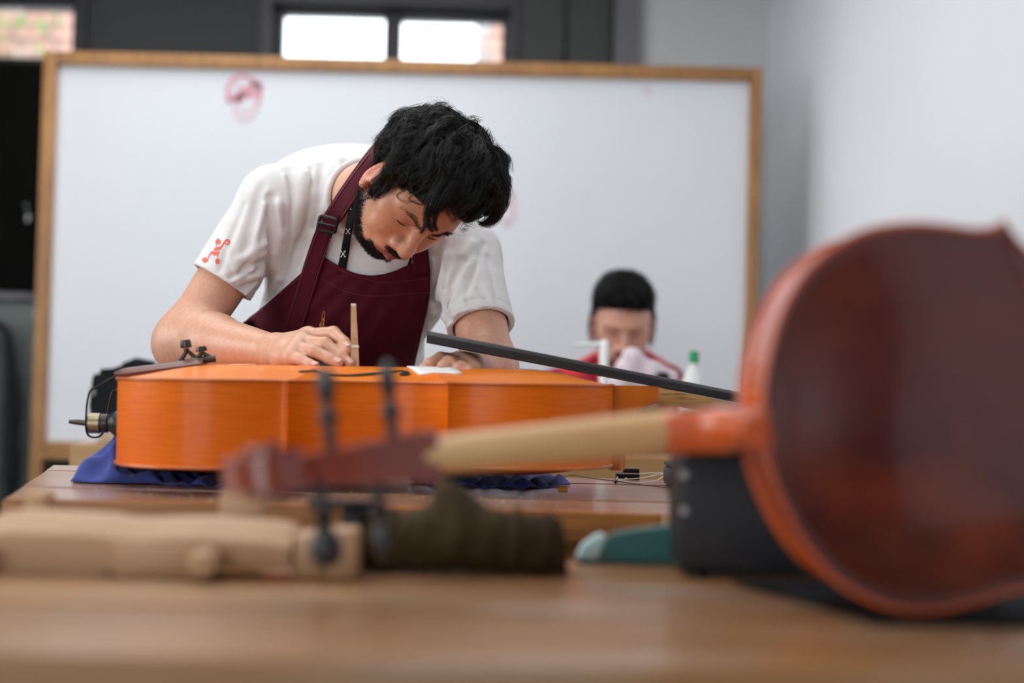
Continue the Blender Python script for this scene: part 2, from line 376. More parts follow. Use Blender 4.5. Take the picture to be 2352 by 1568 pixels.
# ------------------------------------------------------------------ whiteboard on its wooden stand
WBY = 4.8
wx0, wx1, wz0, wz1 = -1.605, 0.822, 0.80, 2.150
t = thing('whiteboard', 'large white dry-erase board in a brown wooden frame on legs', 'whiteboard', ((wx0 + wx1) / 2, WBY, 0))
cx = (wx0 + wx1) / 2; fw = 0.045
box('writing_surface', (wx0 - cx + fw * .6, -0.004, wz0 + fw * .6), (wx1 - cx - fw * .6, 0.012, wz1 - fw * .6), 'whiteboard', t)
for nm, a, b in (('top_rail', (wx0 - cx + fw, wz1 - fw), (wx1 - cx - fw, wz1)), ('bottom_rail', (wx0 - cx + fw, wz0 - .02), (wx1 - cx - fw, wz0 + fw - .01)),
                 ('side_post', (wx0 - cx, 0.0), (wx0 - cx + fw, wz1)), ('side_post', (wx1 - cx - fw * .85, 0.0), (wx1 - cx, wz1))):
    box(nm, (a[0], -0.03, a[1]), (b[0], 0.03, b[1]), 'board_frame', t, 0.004)
box('pen_ledge', (wx0 - cx + fw + .01, -0.09, wz0 - 0.022), (wx1 - cx - fw, -0.031, wz0 - 0.004), 'board_frame', t, 0.003)
for s in (wx0 - cx, wx1 - cx - fw * .85):
    box('foot', (s - .004, -0.28, 0), (s + fw, 0.28, 0.05), 'board_frame', t, 0.006)
# the red marker drawing: a face like a mask
def board_stroke(pix, r, matn, name='marker_stroke'):
    q = [P(x, y, WBY - 0.0065) - V3([cx, WBY, 0]) for x, y in pix]; q = spline(q, max(12, 5 * len(q)))
    vs = []; fs = []
    tt = np.gradient(q, axis=0)
    for i in range(len(q)):
        d = V3([tt[i][0], tt[i][2]]); d /= np.linalg.norm(d) + 1e-9; n = V3([-d[1], 0, d[0]]) * r
        vs += [q[i] - n, q[i] + n]
        if i: fs.append((2 * i - 2, 2 * i - 1, 2 * i + 1, 2 * i))
    return mk(name, vs, fs, matn, t, False)
R_ = 0.0062
for pix in ([(526, 236), (522, 205), (535, 182), (555, 174), (578, 182), (592, 190)], [(530, 215), (545, 222), (560, 205), (575, 198), (598, 190)],
            [(524, 232), (538, 228), (552, 232), (562, 212)], [(560, 212), (572, 222), (588, 215), (600, 192)], [(598, 196), (596, 225), (586, 245)],
            [(545, 235), (548, 218), (556, 226)], [(566, 208), (574, 212), (582, 204)]):
    board_stroke(pix, R_, 'marker_red')
for pix in ([(538, 236), (540, 256), (552, 272), (570, 272), (582, 262), (588, 246)], [(552, 250), (562, 256), (574, 250)], [(536, 190), (550, 196), (545, 210)], [(574, 186), (590, 200)],
            [(1160, 470), (1172, 440), (1180, 480), (1166, 515), (1156, 500)], [(1490, 200), (1484, 208), (1494, 214)]):
    board_stroke(pix, R_ * 1.3, 'marker_faint')

# ------------------------------------------------------------------ benches
def bench(name, label, corners, z, planks, thick, mats, leg=0.07):
    """Workbench: corners FL, FR, BR, BL (x, y) of the top, made of planks running left to right."""
    FL, FR, BR, BL = [V3(c) for c in corners]
    o = thing(name, label, 'workbench', ((FL[0] + FR[0]) / 2, (FL[1] + BL[1]) / 2, 0)); c = V3(o.location)
    def at(u, v, zz):
        a = FL + (BL - FL) * v; b = FR + (BR - FR) * v; q = a + (b - a) * u; return V3([q[0], q[1], zz]) - c
    vs = [0.0] + planks
    for i in range(len(planks)):
        g = 0.0012; v0, v1 = vs[i] + (g if i else 0), vs[i + 1] - (g if i < len(planks) - 1 else 0)
        jz = [0, -0.0008, 0.0004, -0.0004, 0.0006][i % 5] if i else 0
        poly = [at(0, v0, z + jz), at(1, v0, z + jz), at(1, v1, z + jz), at(0, v1, z + jz)]
        prism('plank', poly, (0, 0, -thick), mats[0] if i or len(mats) < 4 else mats[3], o, 0.003)
    e = 0.035
    poly = [at(e, 0.05, z - thick - .0005), at(1 - e, 0.05, z - thick - .0005), at(1 - e, 0.09, z - thick - .0005), at(e, 0.09, z - thick - .0005)]
    prism('front_rail', poly, (0, 0, -0.10), mats[1], o, 0.003)
    poly = [at(e, 0.91, z - thick - .0005), at(1 - e, 0.91, z - thick - .0005), at(1 - e, 0.95, z - thick - .0005), at(e, 0.95, z - thick - .0005)]
    prism('back_rail', poly, (0, 0, -0.10), mats[1], o, 0.003)
    for u in (e + .02, 1 - e - .02):
        for v in (0.14, 0.86):
            q = at(u, v, 0); box('leg', (q[0] - leg / 2, q[1] - leg / 2, 0), (q[0] + leg / 2, q[1] + leg / 2, z - thick - .001), mats[1], o, 0.004)
    return o, at
BZ = 0.90; TZ = 0.8754
b1, b1at = bench('workbench', 'brown wooden workbench under the orange cello', [(-0.657, 1.854), (0.222, 1.854), (0.43, 2.545), (-0.815, 2.545)], BZ,
           [0.045, 0.30, 0.55, 0.80, 1.0], 0.042, ['bench', 'bench_edge', 'bench', 'bench_edge'])
# front lip of the bench with its paler end block
prism('front_lip', [b1at(0, -0.012, BZ - .0005), b1at(0.972, -0.012, BZ - .0005), b1at(0.972, -0.0005, BZ - .0005), b1at(0, -0.0005, BZ - .0005)], (0, 0, -0.036), 'bench_edge', b1, 0.002)
prism('end_block', [b1at(0.974, -0.012, BZ - .0005), b1at(1.0, -0.012, BZ - .0005), b1at(1.0, -0.0005, BZ - .0005), b1at(0.974, -0.0005, BZ - .0005)], (0, 0, -0.036), 'bench_pale', b1, 0.002)
b2, b2at = bench('work_table', 'foreground wooden work table holding the red cello and tools', [(-0.95, 0.955), (0.98, 0.975), (0.98, 1.56), (-0.95, 1.56)], TZ,
           [0.16, 0.36, 0.58, 0.79, 1.0], 0.045, ['table', 'bench_edge'])
b3, b3at = bench('back_workbench', 'back workbench of yellowish wood in front of the seated person', [(-1.018, 3.30), (0.85, 3.33), (0.85, 3.74), (-1.018, 3.70)], BZ,
           [0.5, 1.0], 0.07, ['back_bench_top', 'back_bench', 'x', 'back_bench'])

# ------------------------------------------------------------------ cello
HALF = [[(0, 0), (.002, .05), (.010, .10), (.03, .15), (.065, .19), (.11, .213), (.155, .22), (.2, .216), (.235, .205), (.257, .198), (.268, .2015)],
        [(.268, .2015), (.273, .192), (.283, .168), (.305, .141), (.34, .122), (.38, .116), (.42, .117), (.455, .127), (.475, .141), (.487, .156), (.492, .166)],
        [(.492, .166), (.503, .160), (.525, .160), (.555, .166), (.59, .170), (.63, .168), (.665, .157), (.7, .135), (.728, .10), (.746, .06), (.754, .03), (.756, 0)]]
def outline(k=1.0, lower=1.0, xs=1.0):
    pts = []
    for seg in HALF:
        q = spline([(x, y * (lower if x < .26 else 1.0 if x > .5 else lower + (1 - lower) * (x - .26) / .24), 0) for x, y in seg], 34)[:, :2]
        pts += list(q[:-1])
    pts.append(V3([.756, 0.0])); up = np.array(pts); dn = up[1:-1][::-1] * V3([1, -1])
    return np.vstack([up, dn]) * k * V3([xs, 1.0])
def offset2(o, d):
    nxt = np.roll(o, -1, 0); prv = np.roll(o, 1, 0); tg = nxt - prv; n = np.stack([tg[:, 1], -tg[:, 0]], 1)
    n /= np.linalg.norm(n, axis=1)[:, None] + 1e-9; c = V3([.38, 0])
    # outline runs counter to give outward normals
    if ((o - c) * n).sum() < 0: n = -n
    return o + n * d
def arch_z(t, h):
    s = np.clip((t - 0.05) / 0.95, 0, 1); return h * (0.5 - 0.5 * np.cos(math.pi * s ** 0.75)) - 0.0008 * np.exp(-((t - .07) / .03) ** 2)
def plate(name, o, z, h, up, matn, parent, k, xs=1.0, edge=0.0045):
    n = len(o); s = 1 if up else -1; rings = []
    spine = np.stack([.16 * k * xs + (o[:, 0] / (.756 * k * xs)) * .45 * k * xs, np.zeros(n)], 1)
    rings.append(np.column_stack([offset2(o, -0.012), np.full(n, z - s * edge)]))
    rings.append(np.column_stack([offset2(o, -0.0012), np.full(n, z - s * edge)]))
    rings.append(np.column_stack([o, np.full(n, z - s * edge * .75)]))
    rings.append(np.column_stack([o, np.full(n, z - s * edge * .25)]))
    rings.append(np.column_stack([offset2(o, -0.0012), np.full(n, z)]))
    base = offset2(o, -0.0012)
    for t_ in list(np.linspace(0.03, 1, 26) ** 1.15):
        rings.append(np.column_stack([base * (1 - t_) + spine * t_, np.full(n, z + s * arch_z(t_, h))]))
    vs = np.vstack(rings); fs = []
    for r in range(len(rings) - 1):
        for i in range(n):
            q = (r * n + i, r * n + (i + 1) % n, (r + 1) * n + (i + 1) % n, (r + 1) * n + i); fs.append(q if not up else q[::-1])
    ob = mk(name, vs, fs, matn, parent, True, 50)
    # the rounded overhanging edge is worn: its own material slot
    ob.data.materials.append(MATS['edge_worn' if matn.startswith('varnish_orange') else 'varnish_red_rib'])
    idx = np.zeros(len(fs), int); idx[:n * 5] = 1; ob.data.polygons.foreach_set('material_index', idx)
    return ob
def loft(name, secs, matn, parent, sides=14, power=2.2, cap=True):
    """secs: (x, ztop, zbottom, halfwidth): flat-topped D sections along x."""
    vs = []; fs = []
    for x, zt, zb, hw in secs:
        for kk in range(sides):
            a = math.pi * kk / (sides - 1)
            vs.append((x, hw * math.cos(a), zt - (zt - zb) * abs(math.sin(a)) ** (1 / 1.25)))
    n = len(secs)
    for i in range(n - 1):
        for kk in range(sides):
            fs.append((i * sides + kk, i * sides + (kk + 1) % sides, (i + 1) * sides + (kk + 1) % sides, (i + 1) * sides + kk))
    if cap: fs.append(list(range(sides))); fs.append([(n - 1) * sides + q for q in range(sides)][::-1])
    return mk(name, vs, fs, matn, parent, True, 50)
def build_cello(label, loc, rot, k=1.0, rib=0.120, lower=1.0, red=False, fb=(0.080, 10.0), pegrot=(0, 0, 0, 0), xs=1.0):
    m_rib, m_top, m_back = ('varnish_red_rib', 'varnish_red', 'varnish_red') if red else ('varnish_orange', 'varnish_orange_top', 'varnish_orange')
    t = thing('cello', label, 'cello', loc, rot)
    o = outline(k, lower, xs); L = .756 * k * xs; H = rib * k
    n = len(o); inn = offset2(o, -0.0035)
    zs = np.linspace(0.003, H - 0.003, 5)
    vs = np.vstack([np.column_stack([inn, np.full(n, z)]) for z in zs]); fs = []
    for r in range(4):
        for i in range(n): fs.append((r * n + i, r * n + (i + 1) % n, (r + 1) * n + (i + 1) % n, (r + 1) * n + i))
    ribs = mk('ribs', vs, fs, m_rib, t, True, 40)
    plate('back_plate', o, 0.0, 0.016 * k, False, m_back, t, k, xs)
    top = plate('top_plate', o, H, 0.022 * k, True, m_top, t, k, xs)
    # f-holes: dark slots following the arching (surface height looked up from the plate)
    tv = np.array([v.co[:] for v in top.data.vertices]); tv = tv[tv[:, 2] >= H - 1e-6]
    def surf(x, y):
        d = (tv[:, 0] - x) ** 2 + (tv[:, 1] - y) ** 2; j = np.argsort(d)[:4]; wt = 1 / (d[j] + 1e-7); return (tv[j, 2] * wt).sum() / wt.sum()
    for s in (-1, 1):
        c = spline([(.285, .112, 0), (.297, .098, 0), (.315, .094, 0), (.34, .087, 0), (.365, .078, 0), (.39, .068, 0), (.41, .060, 0), (.423, .055, 0), (.432, .062, 0), (.428, .071, 0)], 40) * k * V3([xs, 1, 1])
        wd = np.interp(np.linspace(0, 1, 40), [0, .08, .2, .5, .8, .92, 1], [.005, .004, .003, .0055, .003, .004, .005]) * k
        tg = np.gradient(c, axis=0); nn = np.stack([-tg[:, 1], tg[:, 0]], 1); nn /= np.linalg.norm(nn, axis=1)[:, None]
        vs = []; fs = []
        for i in range(40):
            for e in (-1, 1):
                x, y = c[i][0] + nn[i][0] * wd[i] * e, c[i][1] + nn[i][1] * wd[i] * e; vs.append((x, s * y, surf(x, y) + 0.0012))
            if i: fs.append((2 * i - 2, 2 * i - 1, 2 * i + 1, 2 * i))
        b = len(vs)
        for (ex, ey) in ((.283, .113), (.430, .073)):
            cidx = len(vs); ex = ex * xs; vs.append((ex * k, s * ey * k, surf(ex * k, ey * k) + .0013))
            for q in range(12):
                a = 2 * math.pi * q / 12; x, y = (ex + .0085 * math.cos(a)) * k, (ey + .0085 * math.sin(a)) * k
                vs.append((x, s * y, surf(x, y) + .0013))
            for q in range(12): fs.append((cidx, cidx + 1 + q, cidx + 1 + (q + 1) % 12))
        mk('f_hole', vs, fs, 'hole_black', t, True, 0)
    # neck, heel, fingerboard. Fingerboard slopes: height fb[0] above the plate at x = fbx0, falling fb[1] degrees towards the head
    fbx0 = L - 0.293 * k; sl = math.tan(math.radians(fb[1])); zf = lambda x: H + fb[0] * k - (x - fbx0) * sl
    xe = L + 0.292 * k   # nut
    th = 0.0105 * k
    vs = []; fs = []; S = 26; A = 11
    for i in range(S):
        x = fbx0 + (xe - fbx0) * i / (S - 1); hw = (0.031 - 0.015 * i / (S - 1)) * k
        for q in range(A):
            a = -1 + 2 * q / (A - 1); vs.append((x, hw * a, zf(x) - 0.0075 * k * a * a * (1 - .3 * i / S)))
        for q in range(A - 1, -1, -1):
            a = -1 + 2 * q / (A - 1); vs.append((x, hw * a, zf(x) - th - 0.008 * k * (1 - .3 * i / S) + (0.004 * k if abs(a) < .8 and x < L - .03 else 0)))
    R2 = 2 * A
    for i in range(S - 1):
        for q in range(R2): fs.append((i * R2 + q, i * R2 + (q + 1) % R2, (i + 1) * R2 + (q + 1) % R2, (i + 1) * R2 + q))
    fs.append(list(range(R2))[::-1]); fs.append([(S - 1) * R2 + q for q in range(R2)])
    mk('fingerboard', vs, fs, 'ebony', t, True, 30)
    zb = lambda x: zf(x) - th - 0.0083 * k
    secs = [(x, zb(x) + .0005, zb(x) - d, hw * (1.14 if red else 1)) for x, d, hw in
            ((L + .055 * k, .0255 * k, .0185 * k), (L + .070 * k, .0250 * k, .0190 * k), (L + .085 * k, .0235 * k, .019 * k), (L + .14 * k, .0215 * k, .018 * k), (L + .22 * k, .020 * k, .0165 * k), (L + .275 * k, .020 * k, .0155 * k), (xe + .004 * k, .024 * k, .0155 * k))]
    neck = loft('neck', secs, 'neck_pale' if red else 'neck_bare', t)
    # heel: curved block between neck and button, lofted from stacked slices (z, x_outer, half width)
    x_in = L - 0.010 * k; x_rib = L - .001
    zt = zb(L + .03 * k); rows = []
    for f_, xo, hw in ((0, .078, .0195), (.08, .078, .0195), (.16, .076, .0195), (.20, .068, .0195), (.24, .054, .020), (.29, .042, .0205), (.36, .034, .021), (.46, .0275, .0205), (.60, .0230, .019), (.80, .0200, .017), (1, .0185, .0155)):
        z = (zt - .004 * k) * (1 - f_) + (-.0075) * f_
        rows.append((z, xo * k, hw * k))
    vs = []; fs = []; Sd = 12
    for z, xo, hw in rows:
        vs.append((x_in if z > H - .004 else x_rib - .004, hw, min(z, zb(x_in)))); 
        for q in range(Sd):
            a = math.pi / 2 - math.pi * q / (Sd - 1); vs.append((L + xo - .012 * k * (1 - math.cos(a)) * 1.0, hw * math.sin(a), min(z, zb(L + xo) + .0004) if z > H else z))
        vs.append((x_in if z > H - .004 else x_rib - .004, -hw, min(z, zb(x_in))))
    R3 = Sd + 2
    for i in range(len(rows) - 1):
        for q in range(R3): fs.append((i * R3 + q, i * R3 + (q + 1) % R3, (i + 1) * R3 + (q + 1) % R3, (i + 1) * R3 + q))
    fs.append(list(range(R3))[::-1]); fs.append([(len(rows) - 1) * R3 + q for q in range(R3)])
    mk('heel', vs, fs, 'varnish_red_rib' if red else 'varnish_heel', t, True, 60)
    # head: pegbox bends back from the neck, then the scroll
    neckdir = V3([math.cos(math.radians(fb[1])), 0, -math.sin(math.radians(fb[1]))]); bend = math.radians(fb[1] + 10)
    pd = V3([math.cos(bend), 0, -math.sin(bend)]); pu = V3([math.sin(bend), 0, math.cos(bend)])
    p0 = V3([xe, 0, zb(xe) + .010 * k]); hm = 'varnish_red_dark' if red else 'varnish_heel'
    pbL = 0.128 * k; wr_ = 1.3 if red else 1.0
    vs = []; fs = []
    for i in range(8):
        f_ = i / 7; c = p0 + pd * pbL * f_; w_ = (0.0185 * wr_ - (.0065 + .0185 * (wr_ - 1)) * f_) * k; dtop = .002 * k + .004 * k * math.sin(math.pi * f_); dbot = (.030 + .007 * math.sin(math.pi * f_) - .006 * f_) * k
        for yy, dz in ((w_, dtop), (-w_, dtop), (-w_, -dbot), (w_, -dbot)): vs.append(c + V3([0, yy, 0]) + pu * dz)
        if i:
            for q in range(4): fs.append(((i - 1) * 4 + q, (i - 1) * 4 + (q + 1) % 4, i * 4 + (q + 1) % 4, i * 4 + q))
    fs += [(3, 2, 1, 0), (28, 29, 30, 31)]
    pb = mk('pegbox', vs, fs, hm, t, True, 30)
    # scroll: spiral ribbon of decreasing radius around an eye, widening sideways towards the eye
    eye = p0 + pd * (pbL + .026 * k) - pu * .004 * k
    vs = []; fs = []; NS = 64
    for i in range(NS):
        f_ = i / (NS - 1); ang = math.radians(-195 + 800 * f_); rad = (.036 * (1 - f_) ** 1.1 + .006) * k; w_ = (.012 + .016 * f_) * k; hh = (.0095 * (1 - .55 * f_)) * k
        ra = pd * math.cos(ang) + pu * math.sin(ang)
        for sgn_, rr in ((1, rad + hh), (-1, rad + hh), (-1, rad - hh), (1, rad - hh)): vs.append(eye + ra * max(rr, .001) + V3([0, sgn_ * w_, 0]))
        if i:
            for q in range(4): fs.append(((i - 1) * 4 + q, (i - 1) * 4 + (q + 1) % 4, i * 4 + (q + 1) % 4, i * 4 + q))
    fs += [(3, 2, 1, 0), tuple(range((NS - 1) * 4, NS * 4))]
    mk('scroll', vs, fs, hm, t, True, 30)
    # pegs: turned shaft, collar and round flattened head
    prof = [(.0055, 0), (.0055, .034), (.0062, .058), (.0105, .060), (.0115, .063), (.008, .066), (.006, .070), (.0078, .076), (.0125, .084), (.0155, .094), (.0145, .104), (.010, .111), (.004, .114), (.0001, .1145)]
    for q, (f_, sgn_) in enumerate(((.297, 1), (.44, -1), (.75, 1), (.845, -1))):
        c = p0 + pd * pbL * f_ - pu * .012 * k
        vs = []; fs = []; sd = 14
        for r, h in prof:
            flat = .5 if h > .072 else 1.0
            for a_ in range(sd):
                an = 2 * math.pi * a_ / sd; e1 = math.cos(an) * r; e2 = math.sin(an) * r * flat; ph = pegrot[q]
                vs.append(c + V3([0, sgn_ * (h * .90 - .012), 0]) * k + (pd * (e1 * math.cos(ph) - e2 * math.sin(ph)) + pu * (e1 * math.sin(ph) + e2 * math.cos(ph))) * k)
        for i in range(len(prof) - 1):
            for a_ in range(sd): fs.append((i * sd + a_, i * sd + (a_ + 1) % sd, (i + 1) * sd + (a_ + 1) % sd, (i + 1) * sd + a_))
        fs.append(list(range(sd))[::-1])
        mk('peg', vs, fs, 'ebony', t, True, 50)
    mk('nut', [V3([xe + dx, yy, zf(xe) + dz]) for dx in (-.003, .004) for yy, dz in ((-.0155 * k, -.016), (.0155 * k, -.016), (.014 * k, -.002), (0, .003), (-.014 * k, -.002))],
       [(0, 1, 2, 3, 4), (9, 8, 7, 6, 5)] + [(i, (i + 1) % 5, 5 + (i + 1) % 5, 5 + i) for i in range(5)], 'ebony', t, False)
    return t, H, L, surf
def rotm(x, y, z): return Matrix(np.column_stack([x, y, z]).tolist())
# orange cello lying on its back; body axis from the endpin (left) to the neck (right)
ya = math.radians(4.2); Xa = V3([math.cos(ya), math.sin(ya), 0.010]); Xa /= np.linalg.norm(Xa); Za = V3([-0.010, 0, 1.]); Za -= Xa * (Za @ Xa); Za /= np.linalg.norm(Za)
c1rot = rotm(Xa, np.cross(Za, Xa), Za); C1 = V3([-0.592, 2.172, 0.9345])
cello1, H1, L1, surf1 = build_cello('glossy orange cello lying on its back with the fingerboard raised', C1, c1rot, 1.0, 0.1265, fb=(0.079, 10.2))
C1R = np.array(c1rot)
def c1w(x, y, z): return C1 + C1R @ V3([x, y, z])
def on_cello(px, py, off=0.0):
    """Point on the orange cello's top plate seen at a pixel (iterate along the ray)."""
    v = ray(px, py); d = 2.0
    for d in np.linspace(1.9, 2.45, 560):
        q = CAM + v * d / v[1]; l = C1R.T @ (q - C1)
        if 0 < l[0] < L1 and abs(l[1]) < .2 and l[2] < surf1(l[0], l[1]) + off: return q
    return q
# tailpiece, raised, with fine tuners and the loop of tail gut round the endpin
TPo = C1R.T @ (P(263, 858, 2.165) - C1); TPe = C1R.T @ (P(470, 832, 2.185) - C1)
ax = TPe - TPo; Lt = np.linalg.norm(ax); ax /= Lt; sy = V3([0, 1., 0]); sz = np.cross(ax, sy); sz = -sz if sz[2] < 0 else sz
vs = []; fs = []; S = 14; A = 9
for i in range(S):
    f_ = i / (S - 1); hw = .013 + .016 * f_ ** .8; c = TPo + ax * Lt * f_; e = math.sin(min(1, f_ * 6 + .25) * math.pi / 2)
    for q in range(A): a = -1 + 2 * q / (A - 1); vs.append(c + sy * hw * a * e + sz * (.007 - .009 * a * a) * e)
    for q in range(A - 1, -1, -1): a = -1 + 2 * q / (A - 1); vs.append(c + sy * hw * a * .9 * e + sz * (-.006 - .004 * (1 - a * a)) * e)
R2 = 2 * A
for i in range(S - 1):
    for q in range(R2): fs.append((i * R2 + q, i * R2 + (q + 1) % R2, (i + 1) * R2 + (q + 1) % R2, (i + 1) * R2 + q))
fs.append(list(range(R2))[::-1]); fs.append([(S - 1) * R2 + q for q in range(R2)])
tp = mk('tailpiece', vs, fs, 'tail_wood', cello1, True, 40)
tp['label'] = 'dark brown tailpiece with fine tuners'
for (f_, y_, hh) in ((.80, .016, .030), (.985, -.004, .018)):
    b = TPo + ax * Lt * f_ + sy * y_ + sz * .004
    bm = bmesh.new()
    for pts, rad in (([b - ax * .014, b + sz * hh * .55, b + sz * hh * .6 + ax * .002], [.0035, .003, .003]), ([b + ax * .016, b + sz * hh * .5 + ax * .004, b + sz * hh * .6], [.004, .003, .003]),
                     ([b + sz * hh * .5, b + sz * hh * .72], [.0045, .0045]), ([b + sz * hh * .75, b + sz * hh * .82, b + sz * hh * 1.15], [.0085, .0092, .0075]),
                     ([b - ax * .016, b + ax * .02], [.005, .006])):
        v, f = tube_geo(pts, rad, 9); bv = [bm.verts.new(tuple(x)) for x in v]
        for ff in f: bm.faces.new([bv[i] for i in ff])
    from_bm('fine_tuner', bm, 'bronze_dark', tp, True, 40)
b = TPo + ax * Lt * .70 - sz * .010
tube('tuner_lever', [b, b + ax * .03 - sz * .004, b + ax * .06 - sz * .006, b + ax * .075], [.004, .006, .006, .003], 'black_plastic', tp)
v0 = V3([0, 0, H1 * .44])
def lx(pts): return [v0 + V3(p) for p in pts]
ep = lathe('endpin', [(.004, 0.004), (.0195, 0.002), (.0205, -.006), (.017, -.012), (.0135, -.016), (.0125, -.019), (.0145, -.0205), (.0145, -.030), (.0001, -.031)], 'ebony', cello1, 22, v0, 'x')
lathe('collar', [(.0001, -.0315), (.0155, -.0315), (.0158, -.048), (.013, -.0495), (.0001, -.0500)], 'brass', ep, 22, v0, 'x')
tube('spike', lx([(-.049, 0, 0), (-.066, 0, .0015), (-.078, 0, .002)]), [.005, .0045, .003], 'bronze_dark', ep)
sA = TPo - sz * .004
loop = [sA + sy * .008, V3([-.028, -.012, sA[2] - .012]), V3([-.046, -.013, H1 * .44 + .045]), V3([-.0495, -.016, H1 * .44 + .005]), V3([-.047, -.014, H1 * .44 - .016]), V3([-.038, -.004, H1 * .44 - .0215]), V3([-.030, .010, H1 * .44 - .016]),
        V3([-.026, .016, H1 * .44 + .006]), V3([-.018, .014, H1 * .44 + .045]), V3([-.010, .012, sA[2] - .02]), sA + ax * .02 - sy * .006]
tube('tail_gut', spline(loop, 60), .0016, 'black_plastic', cello1, 8)

# red cello standing on its side on the foreground table, its back to the camera, neck towards the left
yw = math.radians(1.0); tl = math.radians(6.5)
K2 = 0.96
Xd = -V3([math.cos(yw) * math.cos(tl), math.sin(yw) * math.cos(tl), math.sin(tl)])      # endpin -> neck (leftwards, nearer, slightly down)
back_n = V3([math.sin(yw), -math.cos(yw), 0]); back_n -= Xd * (back_n @ Xd); back_n /= np.linalg.norm(back_n)   # back plate faces the camera
Z2 = -back_n; Y2 = np.cross(Z2, Xd); c2rot = rotm(Xd, Y2, Z2)
topend = V3([0.2100, 1.185, 1.0315])     # body's neck end, back plate plane
C2 = topend - Xd * .756 * K2 * 0.87
cello2, H2, L2, surf2 = build_cello('dark red cello resting on its side, glossy back plate facing out', C2, c2rot, K2, 0.118, lower=0.97, xs=0.87, red=True, fb=(0.070, 7.0), pegrot=(1.5, 1.4, 1.3, 0.15))

# ------------------------------------------------------------------ blue cloth under the orange cello
def cloth(name, label, cat, outline_xy, z, matn, height, seed, folds, thick=0.002, n=120, ramp=None):
    """Crumpled cloth: polar grid inside an outline, height(u) bumps; stays on the table at its rim."""
    r_ = np.random.default_rng(seed); o = spline(outline_xy + [outline_xy[0]], n + 1)[:-1]; c = o.mean(0)
    vs = []; fs = []; rings = 40
    for i in range(rings):
        s = 1 - i / (rings - 1) * .999
        for q in o:
            x, y = c[0] + (q[0] - c[0]) * s, c[1] + (q[1] - c[1]) * s
            th_ = math.atan2(q[1] - c[1], q[0] - c[0]); rim = min(1, (1 - s) * (3.5 + 8 * (.5 + .5 * math.sin(9 * th_ + 1.6 * math.sin(4 * th_ + seed))) ** 1.5))
            zz = height(x, y) * rim
            for (a, kx, ky, ph) in folds: zz += a * rim * (0.5 + 0.5 * math.sin(kx * x + ky * y + ph)) ** 2
            zz += rim * (.005 * abs(math.sin(170 * x + 60 * y + 3 * math.sin(45 * y + 20 * x))) + .004 * abs(math.sin(-110 * x + 150 * y + 2 * math.sin(60 * x))))
            if ramp: zz *= ramp(x, y)
            l = C1R.T @ (V3([x, y, .93]) - C1); zz = max(zz, 0)
            if -.004 < l[0] < .76: nz_ = abs(math.sin(62 * x + 38 * y + 2.2 * math.sin(31 * y - 14 * x))) * (.6 + .4 * math.sin(90 * x - 50 * y)); zz = min(zz, .9345 - .016 * (1 - nz_) - .0165 * min(1, max(0, (.215 - abs(l[1])) / .12)) * min(1, max(0, l[0] / .09)) - .0065 - z + (.06 if abs(l[1]) > .222 else 0))
            vs.append((x, y, z + 0.0030 + zz))
    for i in range(rings - 1):
        for q in range(n): fs.append((i * n + q, i * n + (q + 1) % n, (i + 1) * n + (q + 1) % n, (i + 1) * n + q))
    ob = mk(name, vs, fs, matn, None, True, 0)
    md = ob.modifiers.new('thickness', 'SOLIDIFY'); md.thickness = thick; md.offset = 0
    return tag(ob, label, cat)
def ux(px, py): return V3([*PZ(px, py, BZ)[:2], 0])
zc1 = 0.9345 - 0.024
outl = [ux(162, 1110), ux(240, 1113), ux(340, 1114), ux(440, 1117), ux(540, 1120), V3([-.33, 2.25, 0]), V3([-.40, 2.38, 0]), V3([-.56, 2.41, 0]), V3([-.64, 2.37, 0]), V3([-.672, 2.25, 0])]
def h1(x, y):
    up = 0.052 * max(0, min(1, (x + .685) / .085)) * max(0, min(1, (y - 2.10) / .09)); return up + .014
cloth('cloth', 'dark blue cloth bunched under the round end of the orange cello', 'cloth', outl, BZ, 'cloth_blue', h1, 3,
      [(.014, 62, 25, 0.4), (.010, -45, 80, 1.2), (.007, 115, -30, 2.0)], ramp=lambda x, y: max(0.04, min(1, (x + .672) / .075)) ** .8)
outl = [ux(985, 1116), ux(1050, 1119), ux(1130, 1121), ux(1220, 1122), ux(1283, 1118), V3([.10, 2.36, 0]), V3([.03, 2.42, 0]), V3([-.10, 2.41, 0]), V3([-.16, 2.34, 0])]
def h2(x, y): return .020
cloth('cloth', 'dark blue cloth tucked under the narrow end of the orange cello', 'cloth', outl, BZ, 'cloth_blue', h2, 5,
      [(.012, 55, 20, 1.4), (.010, -50, 70, 0.2), (.007, 120, 30, 2.0)])

# ------------------------------------------------------------------ small things on the orange cello's bench
o = P(812, 848, 2.2)
# paper slip under the left hand, lying on the cello's top
pa = [on_cello(926, 852, .003), on_cello(962, 857.5, .003), on_cello(1062, 856, .003)]
q0 = C1R.T @ (pa[0] - C1); q1 = C1R.T @ (pa[1] - C1); q2 = C1R.T @ (pa[2] - C1)
lay = lambda x, y: c1w(x, y, surf1(x, y) + .0025)
card = [V3([q1[0], q1[1]]), V3([q2[0], q2[1]]), V3([q2[0] - .012, q2[1] + .055]), V3([q1[0] - .018, q1[1] + .06])]
vs = []; fs = []
for i in range(7):
    for j in range(7):
        a = card[0] + (card[1] - card[0]) * i / 6; b = card[3] + (card[2] - card[3]) * i / 6; q = a + (b - a) * j / 6; vs.append(lay(q[0], q[1]))
for i in range(6):
    for j in range(6): fs.append((i * 7 + j, i * 7 + j + 1, (i + 1) * 7 + j + 1, (i + 1) * 7 + j))
o = mk('paper_card', vs, fs, 'paper', None, True, 0); md = o.modifiers.new('thickness', 'SOLIDIFY'); md.thickness = .0022; md.offset = 1
tag(o, 'white paper card under the resting hand on the cello', 'card')
